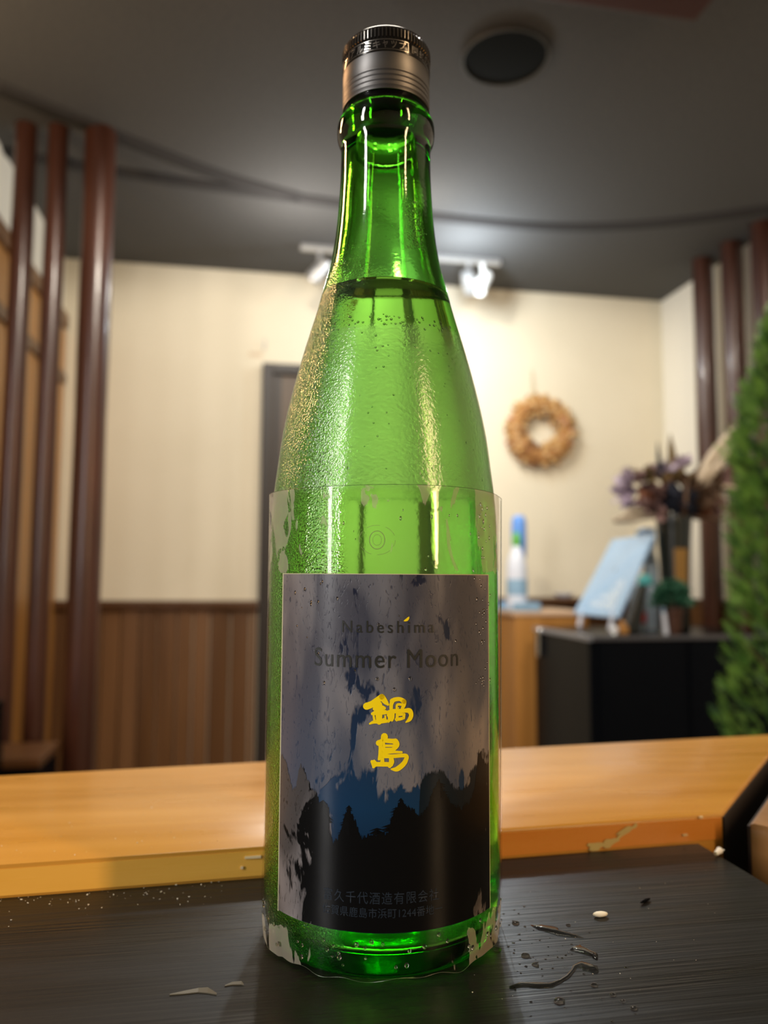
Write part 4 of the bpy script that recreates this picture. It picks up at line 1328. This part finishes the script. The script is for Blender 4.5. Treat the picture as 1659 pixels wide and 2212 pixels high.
obj('cap_skirt', L(sat, 96), M['cap_satin'], bt, smooth=True, local=True)


# decals: flat shapes in (s, z) millimetres wrapped around the bottle
def wrap_obj(name, bm, material, parent, rad, zoff=0.0, step=2.5, uv=True, thick=0.0):
    """bm verts are (s, z) in mm in x/y; cut along s and roll round the cylinder of radius rad"""
    xs = [v.co.x for v in bm.verts]
    x = math.floor(min(xs) / step) * step + step
    while x < max(xs):
        g = list(bm.verts) + list(bm.edges) + list(bm.faces)
        bmesh.ops.bisect_plane(bm, geom=g, plane_co=(x, 0, 0), plane_no=(1, 0, 0))
        x += step
    uvl = bm.loops.layers.uv.new('UVMap')
    for f in bm.faces:
        for l in f.loops: l[uvl].uv = (l.vert.co.x / 100, l.vert.co.y / 100)
    for v in bm.verts:
        s, z = v.co.x / 1000, v.co.y / 1000
        th = s / rad
        v.co = Vector((rad * math.sin(th), -rad * math.cos(th), z + zoff))
    for f in bm.faces:
        f.normal_update()
        c = f.calc_center_median()
        if f.normal.dot(Vector((c.x, c.y, 0))) < 0: f.normal_flip()
    return obj(name, bm, material, parent, smooth='all', local=True, recalc=False)


def poly_bm(loops):
    """filled polygon(s) via triangulation"""
    bm = bmesh.new()
    for pts in loops:
        vs = [bm.verts.new((x, y, 0)) for x, y in pts]
        es = [bm.edges.new((vs[i], vs[(i + 1) % len(vs)])) for i in range(len(vs))]
        bmesh.ops.triangle_fill(bm, use_beauty=True, use_dissolve=False, edges=es)
    return bm


def stroke(bm, pts, dz=0.0):
    """brush stroke: list of (x, y, full width) with round ends"""
    P = crv([tuple(p) for p in pts], 6) if len(pts) > 2 else [list(pts[0]), [(pts[0][k] + pts[1][k]) / 2 for k in range(3)], list(pts[1])]
    Lf, Rt = [], []
    n = len(P)
    for i, (x, y, w_) in enumerate(P):
        a, b = P[max(i - 1, 0)], P[min(i + 1, n - 1)]
        dx, dy = b[0] - a[0], b[1] - a[1]
        l = math.hypot(dx, dy) or 1
        nx, ny = -dy / l * w_ / 2, dx / l * w_ / 2
        Lf.append((x + nx, y + ny)); Rt.append((x - nx, y - ny))
    vl = [bm.verts.new((x, y, 0)) for x, y in Lf]
    vr = [bm.verts.new((x, y, 0)) for x, y in Rt]
    for i in range(n - 1):
        bm.faces.new((vl[i], vl[i + 1], vr[i + 1], vr[i]))
    for (x, y, w_) in (P[0], P[-1]):
        c = bm.verts.new((x, y, 0))
        ring = [bm.verts.new((x + w_ / 2 * math.cos(a * PI / 5), y + w_ / 2 * math.sin(a * PI / 5), 0)) for a in range(10)]
        for a in range(10): bm.faces.new((c, ring[a], ring[(a + 1) % 10]))


LR = 0.03862
lab = wrap_obj('label', poly_bm([[(-35.2, 14.5), (38.2, 14.5), (38.4, 113.4), (-35.4, 113.4)]]), M['label'], bt, LR, step=2.0)
for nme, pts in (('label_border', [(-35.75, 14.1), (-35.2, 14.1), (-35.4, 113.5), (-35.95, 113.5)]), ('label_border', [(38.2, 14.1), (38.6, 14.1), (38.8, 113.5), (38.4, 113.5)]),
                 ('label_border', [(-35.75, 113.4), (38.8, 113.4), (38.8, 113.62), (-35.75, 113.62)])):
    wrap_obj(nme, poly_bm([pts]), M['cream_edge'], lab, LR, step=2.0)
# tree silhouettes printed on the label
near = [(-35.3, 60.0), (-33.7, 59.3), (-31.9, 57.2), (-30.3, 53.5), (-29.1, 50.4), (-27.5, 51.3), (-26.6, 56.1), (-25.7, 58.0), (-24.6, 57.3), (-23.5, 55.3), (-22.4, 53.1), (-19.6, 51.0), (-18.7, 48.3), (-16.9, 48.8), (-15.4, 47.5), (-15.8, 44.3), (-15.2, 42.1), (-14.9, 40.0), (-14.3, 38.3), (-13.1, 38.9), (-11.9, 41.4), (-11.2, 43.6), (-10.8, 45.8), (-9.5, 47.9), (-8.1, 45.7), (-7.4, 44.1), (-6.7, 42.0), (-5.6, 40.2), (-1.7, 41.4), (0.5, 41.5), (3.8, 43.0), (2.3, 45.1), (3.4, 47.9), (5.3, 50.4), (7.8, 48.1), (11.0, 46.1), (13.1, 48.0), (13.6, 50.2), (15.1, 53.3), (16.8, 55.0), (18.7, 51.3), (20.8, 48.1), (24.2, 46.3), (27.9, 47.6), (30.0, 51.2), (31.2, 56.3), (32.1, 61.2), (35.5, 60.9), (36.6, 59.1), (38.2, 60.5)]
far = [(8.0, 42.0), (10.4, 46.0), (10.7, 51.1), (10.9, 55.0), (12.3, 56.8), (14.1, 57.6), (15.7, 57.3), (17.6, 57.9), (19.2, 55.5), (21.9, 52.3), (24.9, 51.4), (26.1, 52.1), (28.1, 55.8), (30.6, 57.2), (31.9, 56.2), (34, 50.0)]
rnd = random.Random(9)


def jag(pts, amp):
    o = []
    for a, b in zip(pts[:-1], pts[1:]):
        n = max(2, int(math.dist(a, b) / 0.45))
        for k in range(n):
            t = k / n
            o.append((a[0] + (b[0] - a[0]) * t + rnd.uniform(-amp, amp), a[1] + (b[1] - a[1]) * t + rnd.uniform(-amp, amp)))
    o.append(pts[-1])
    o = [o[0]] + [p for p in o[1:-1]] + [o[-1]]
    # keep the outline single-valued along s where it is not steep, so that the fill stays clean
    return o


def strip_bm(pts, floor_z):
    """fill between a skyline and the label foot with thin vertical quads sampled along s"""
    bm = bmesh.new()
    s0, s1 = pts[0][0], pts[-1][0]
    n = 420
    prev = None
    for i in range(n + 1):
        s = s0 + (s1 - s0) * i / n
        zt = max([a[1] + (b[1] - a[1]) * (s - a[0]) / (b[0] - a[0]) for a, b in zip(pts[:-1], pts[1:]) if min(a[0], b[0]) <= s <= max(a[0], b[0]) and abs(b[0] - a[0]) > 1e-6] + [floor_z + 1])
        zt += rnd.uniform(-0.9, 0.7)
        cur = (bm.verts.new((s, floor_z, 0)), bm.verts.new((s, zt, 0)))
        if prev: bm.faces.new((prev[0], cur[0], cur[1], prev[1]))
        prev = cur
    return bm


wrap_obj('far_tree_print', strip_bm(far, 30.0), M['print_far'], lab, LR + 0.00003, step=50)
wrap_obj('near_tree_print', strip_bm(near, 14.6), M['print_near'], lab, LR + 0.00006, step=50)
# loose twigs along the edge of the fir and pine
bm = bmesh.new()
for (cx, cz, wd) in [(-9.5, 47.0, 0.9), (-9.5, 45.2, 1.7), (-9.6, 43.0, 2.3), (-9.4, 40.8, 3.0), (5.2, 49.3, 0.8), (4.6, 47.0, 2.2), (5.0, 44.8, 3.2), (17.0, 52.6, 1.6), (17.0, 50.4, 2.6), (-17.5, 47.6, 1.6), (-15.6, 43.4, 1.5), (2.0, 42.2, 2.0), (-1.5, 41.2, 2.4)]:
    for s in (-1, 1):
        for k in range(5):
            a = (cx, cz + k * 0.35)
            b = (cx + s * wd * rnd.uniform(0.7, 1.25), cz - 0.5 + k * 0.3 + rnd.uniform(-0.4, 0.5))
            v = [bm.verts.new((a[0], a[1] + 0.28, 0)), bm.verts.new((a[0], a[1] - 0.28, 0)), bm.verts.new((b[0], b[1], 0))]
            bm.faces.new(v)
wrap_obj('twig_print', bm, M['print_near'], lab, LR + 0.00009, step=50)
# little yellow moon crescent
wrap_obj('moon_print', poly_bm([[(5.8, 100.15), (6.3, 100.05), (6.9, 100.15), (7.3, 100.5), (7.5, 101.0), (7.45, 101.45), (7.0, 101.2), (6.5, 100.8), (6.1, 100.5)]]), M['yellow'], lab, LR + 0.00010)

# brush lettering, traced as strokes (crop pixels -> millimetres)
K1 = [[(590, 670, 95), (665, 640, 90), (740, 585, 85), (800, 535, 78)], [(800, 535, 78), (845, 600, 72), (885, 642, 34)],
      [(700, 702, 50), (765, 672, 58), (838, 692, 40)], [(765, 640, 80), (762, 760, 92), (765, 880, 78)],
      [(672, 772, 40), (760, 745, 80), (848, 748, 60)], [(690, 800, 30), (702, 865, 34)], [(848, 800, 24), (852, 848, 26)], [(800, 852, 24), (850, 830, 20)],
      [(638, 908, 24), (700, 882, 46), (790, 878, 48), (888, 868, 40)],
      [(928, 705, 46), (930, 640, 52), (950, 588, 60)], [(938, 592, 60), (985, 572, 56), (1050, 570, 54), (1106, 604, 66)], [(1106, 604, 66), (1100, 655, 56), (1078, 705, 40)],
      [(1003, 695, 30), (1014, 645, 34), (1080, 645, 34)], [(1000, 690, 14), (1030, 690, 18)],
      [(884, 745, 40), (960, 735, 60), (1100, 730, 52), (1178, 732, 70), (1205, 790, 62), (1182, 850, 56), (1132, 888, 18)],
      [(905, 765, 60), (915, 820, 66), (895, 880, 24)], [(945, 765, 60), (945, 820, 56), (940, 858, 36)], [(880, 750, 24), (880, 800, 18)],
      [(1015, 770, 46), (1004, 858, 34)], [(1015, 782, 44), (1105, 778, 38)], [(1106, 780, 40), (1100, 830, 40)], [(1000, 845, 46), (1050, 842, 44), (1100, 830, 36)]]
K2 = [[(838, 1082, 96), (836, 1112, 92)], [(760, 1170, 78), (800, 1160, 84), (830, 1125, 60)], [(800, 1160, 90), (806, 1240, 92), (798, 1320, 84), (768, 1388, 40)],
      [(830, 1132, 60), (920, 1142, 62), (990, 1146, 66)], [(985, 1150, 84), (1002, 1195, 84), (968, 1250, 60)],
      [(810, 1207, 34), (960, 1207, 34)], [(820, 1262, 54), (950, 1260, 54)],
      [(800, 1302, 60), (940, 1292, 40), (1074, 1298, 30)],
      [(790, 1345, 62), (940, 1350, 52), (1130, 1346, 52), (1130, 1410, 64), (1088, 1470, 70), (1010, 1525, 66), (935, 1526, 22)],
      [(930, 1370, 60), (936, 1430, 72), (912, 1485, 50)], [(672, 1425, 44), (700, 1465, 70), (692, 1495, 40)], [(700, 1412, 30), (720, 1440, 40)],
      [(690, 1462, 56), (800, 1458, 62), (930, 1462, 60)], [(812, 1385, 50), (812, 1450, 56)]]


def tomm(st):
    k = 0.1325 / 6.381
    return [((700 + x / 6.381 - 839) * 0.1325 + 1.5, 79.8 - (1420 + y / 6.381 - 1497) * 0.129, w_ * k) for x, y, w_ in st]


for ks in (K1, K2):
    bm = bmesh.new()
    for st in ks: stroke(bm, tomm(st))
    wrap_obj('yellow_character', bm, M['yellow'], lab, LR + 0.00010, step=100)


def text_bm(body, width=None, height=None, spacing=1.0, bold=0.0):
    cu = bpy.data.curves.new('t', 'FONT')
    cu.body = body
    cu.size = 1.0
    cu.space_character = spacing
    cu.offset = bold
    cu.resolution_u = 4
    ob_ = bpy.data.objects.new('t', cu)
    COL.objects.link(ob_)
    dg = bpy.context.evaluated_depsgraph_get()
    me = bpy.data.meshes.new_from_object(ob_.evaluated_get(dg))
    bm = bmesh.new()
    bm.from_mesh(me)
    bpy.data.objects.remove(ob_); bpy.data.curves.remove(cu); bpy.data.meshes.remove(me)
    xs = [v.co.x for v in bm.verts]; ys = [v.co.y for v in bm.verts]
    if xs:
        fx = (width / (max(xs) - min(xs))) if width else None
        fy = (height / (max(ys) - min(ys))) if height else fx
        fx = fx or fy
        x0, y0 = min(xs), min(ys)
        for v in bm.verts:
            v.co.x = (v.co.x - x0) * fx; v.co.y = (v.co.y - y0) * fy; v.co.z = 0
    return bm


def put_text(name, body, s0, z0, width, height, m_, spacing=1.0, bold=0.0, rad=LR + 0.00012, parent=lab):
    bm = text_bm(body, width, height, spacing, bold)
    for v in bm.verts: v.co.x += s0; v.co.y += z0
    return wrap_obj(name, bm, M[m_], parent, rad, step=3.0)


put_text('lettering', 'Nabeshima', -12.0, 96.8, 27.0, 3.4, 'ink', 1.35, 0.0)
put_text('lettering', 'Summer Moon', -21.0, 86.9, 44.4, 5.3, 'ink', 1.12, 0.0)
put_text('lettering', '富久千代酒造有限会社', -16.9, 22.3, 33.4, 3.3, 'ink_blue', 1.15)
put_text('lettering', '佐賀県鹿島市浜町1244番地一', -17.3, 18.6, 35.0, 2.7, 'ink_blue', 1.05)

# cap lettering stamped in relief, radius of the upper ring
RC = 0.01562
for body, s0, s1 in (('ア', -52, -43), ('ル', -40, -31), ('ミ', -28.5, -19), ('キ', -17, -7.5), ('ャ', -4.5, 2), ('ッ', 6, 13), ('プ', 16, 25), ('開', 34, 44), ('封', 46, 56), ('の', 58, 67), ('際', 69, 78), ('は', 80, 88), ('ー', -66, -58), ('ル', -78, -70)):
    w_ = R(s1 - s0) * RC * 1000
    bm = text_bm(body, w_, 2.7 if body not in 'ー' else 0.5, 1.0, 0.012)
    for v in bm.verts: v.co.x += R(s0) * RC * 1000; v.co.y += 289.75 + (1.1 if body == 'ー' else 0)
    wrap_obj('relief_character', bm, M['cap_text'], cap, RC, step=3.0)
bm = bmesh.new()
for (a0, a1, z0, z1) in ((-56, 29, 292.75, 292.95), (-56, 29, 289.35, 289.5), (-56, -55, 289.4, 292.9), (28.2, 29.2, 289.4, 292.9)):
    k = RC * 1000
    vs = [bm.verts.new((R(a) * k, z, 0)) for a, z in ((a0, z0), (a1, z0), (a1, z1), (a0, z1))]
    bm.faces.new(vs)
wrap_obj('relief_frame', bm, M['cap_text'], cap, RC, step=1.0)

# clear film wrapped round the body, with its free end standing off at the right
bm = bmesh.new()
uvl = bm.loops.layers.uv.new('UVMap')
NT, NZ = 260, 46
g = []
for i in range(NT + 1):
    a = R(-262 + (262 + 98) * i / NT)
    ad_ = math.degrees(a)
    row = []
    zb = 0.0010 + 0.0011 * (0.5 + 0.5 * math.sin(a * 7.3)) * (0.6 + 0.4 * math.sin(a * 3.1 + 1)) + 0.0004 * math.sin(a * 17)
    zt = 0.1394 + 0.0002 * math.sin(a * 3)
    for j in range(NZ + 1):
        t = (j / NZ) ** 1.6
        z = zb + (zt - zb) * t
        r_ = 0.03850
        if z < 0.012:
            k = (0.012 - z) / 0.012
            r_ -= 0.0011 * k ** 1.6
            r_ += 0.00042 * k * math.sin(a * 11 + 0.6) + 0.00025 * k * math.sin(a * 23)
        if ad_ < -52 and ad_ > -110 and z < 0.030: r_ += 0.0008 * (0.030 - z) / 0.030
        if ad_ > 76: r_ += 0.0026 * ((ad_ - 76) / 22) ** 1.3 * (0.4 + 0.6 * z / 0.14)
        row.append((bm.verts.new((r_ * math.sin(a), -r_ * math.cos(a), z)), a * 38.5 / 100, z * 10))
    g.append(row)
for i in range(NT):
    for j in range(NZ):
        q = (g[i][j], g[i + 1][j], g[i + 1][j + 1], g[i][j + 1])
        f = bm.faces.new([v[0] for v in q])
        for l, v in zip(f.loops, q): l[uvl].uv = (v[1], v[2])
top_edge = [tuple(g[i][NZ][0].co) for i in range(0, NT + 1, 2)]
bot_edge = [tuple(g[i][0][0].co) for i in range(NT + 1)]
end_edge = [tuple(g[NT][j][0].co) for j in range(NZ + 1)]
film = obj('clear_wrap', bm, M['film'], bt, smooth='all', local=True, recalc=False)
obj('cut_edge', T(top_edge, 0.00007, 5), M['film_edge'], film, local=True)
obj('cut_edge', T(bot_edge, 0.00006, 5), M['film_edge'], film, local=True)
obj('cut_edge', T(end_edge, 0.00012, 5), M['film_edge'], film, local=True)
# faint round emblem on the wrap above the label
bm = bmesh.new()
for rx, rz, w_ in ((2.1, 2.5, 0.22), (5.2, 4.2, 0.12), (1.2, 1.5, 0.12)):
    n = 40
    vi = [bm.verts.new((-1.9 + rx * math.cos(2 * PI * k / n), 123.3 + rz * math.sin(2 * PI * k / n), 0)) for k in range(n)]
    vo = [bm.verts.new((-1.9 + (rx + w_) * math.cos(2 * PI * k / n), 123.3 + (rz + w_) * math.sin(2 * PI * k / n), 0)) for k in range(n)]
    for k in range(n):
        if rx > 5 and (k % 7 in (0, 1)): continue
        bm.faces.new((vi[k], vi[(k + 1) % n], vo[(k + 1) % n], vo[k]))
wrap_obj('faint_emblem', bm, M['emblem'], film, 0.03855, step=100)

# condensation beads on the glass and film
rnd = random.Random(77)
bm = bmesh.new()


def bead(th, z, s, rad=None, sz=1.0):
    rr_ = (rad if rad else r_out(z)) - s * 0.25
    dz = 0.001
    slope = 0 if rad else (r_out(z + dz) - r_out(z - dz)) / (2 * dz)
    nrm_ = Vector((math.sin(th), -math.cos(th), -slope)).normalized()
    c = Vector((rr_ * math.sin(th), -rr_ * math.cos(th), z))
    u = Vector((math.cos(th), math.sin(th), 0)); v_ = nrm_.cross(u)
    t = bm.verts.new(c + nrm_ * s * 0.8)
    r1 = [bm.verts.new(c + nrm_ * s * 0.55 + (u * math.cos(k * PI / 3) + v_ * math.sin(k * PI / 3) * sz) * s * 0.65) for k in range(6)]
    r0 = [bm.verts.new(c + (u * math.cos(k * PI / 3) + v_ * math.sin(k * PI / 3) * sz) * s) for k in range(6)]
    bt_ = bm.verts.new(c - nrm_ * s * 0.1)
    for k in range(6):
        j = (k + 1) % 6
        bm.faces.new((t, r1[k], r1[j])); bm.faces.new((r1[k], r0[k], r0[j], r1[j])); bm.faces.new((bt_, r0[j], r0[k]))


for i in range(420):
    bead(R(rnd.uniform(22, 44) if rnd.random() < 0.7 else rnd.gauss(36, 5)), rnd.uniform(0.2195, 0.2375), rnd.uniform(0.00012, 0.00030))
for i in range(120):
    bead(R(rnd.uniform(-10, 30)), rnd.uniform(0.215, 0.2375), rnd.uniform(0.00008, 0.00018))
for i in range(1500):
    z = rnd.uniform(0.168, 0.222)
    th = R(rnd.gauss(-50, 10)) if z < 0.205 else R(rnd.uniform(-75, -15))
    bead(th, z, rnd.uniform(0.00008, 0.00022))
for i in range(260):
    z = rnd.uniform(0.2065, 0.2165)
    bead(R(rnd.uniform(-50, -12)), z, rnd.uniform(0.0001, 0.00024))
for i in range(60):
    bead(R(rnd.uniform(-40, 60)), rnd.uniform(0.142, 0.19), rnd.uniform(0.0002, 0.0004))
for i in range(90):
    bead(R(rnd.uniform(-60, 75)), rnd.uniform(0.190, 0.1945), rnd.uniform(0.0002, 0.0005))
for i in range(26):
    bead(R(rnd.uniform(-20, 75)), rnd.uniform(0.272, 0.2735), rnd.uniform(0.0002, 0.0004))
finish(obj('condensation', bm, M['water'], bt, smooth='all', local=True), kind='stuff')
bm = bmesh.new()
for i in range(46):
    bead(R(rnd.uniform(-75, 80)), rnd.uniform(0.004, 0.013), rnd.uniform(0.0003, 0.0007), 0.0386, 1.3)
for i in range(90):
    bead(R(rnd.choice((rnd.gauss(52, 3), rnd.uniform(-45, 60)))), rnd.uniform(0.080, 0.136), rnd.uniform(0.00015, 0.00040), 0.03875, 1.8)
finish(obj('film_droplets', bm, M['water'], bt, smooth='all', local=True), kind='stuff')
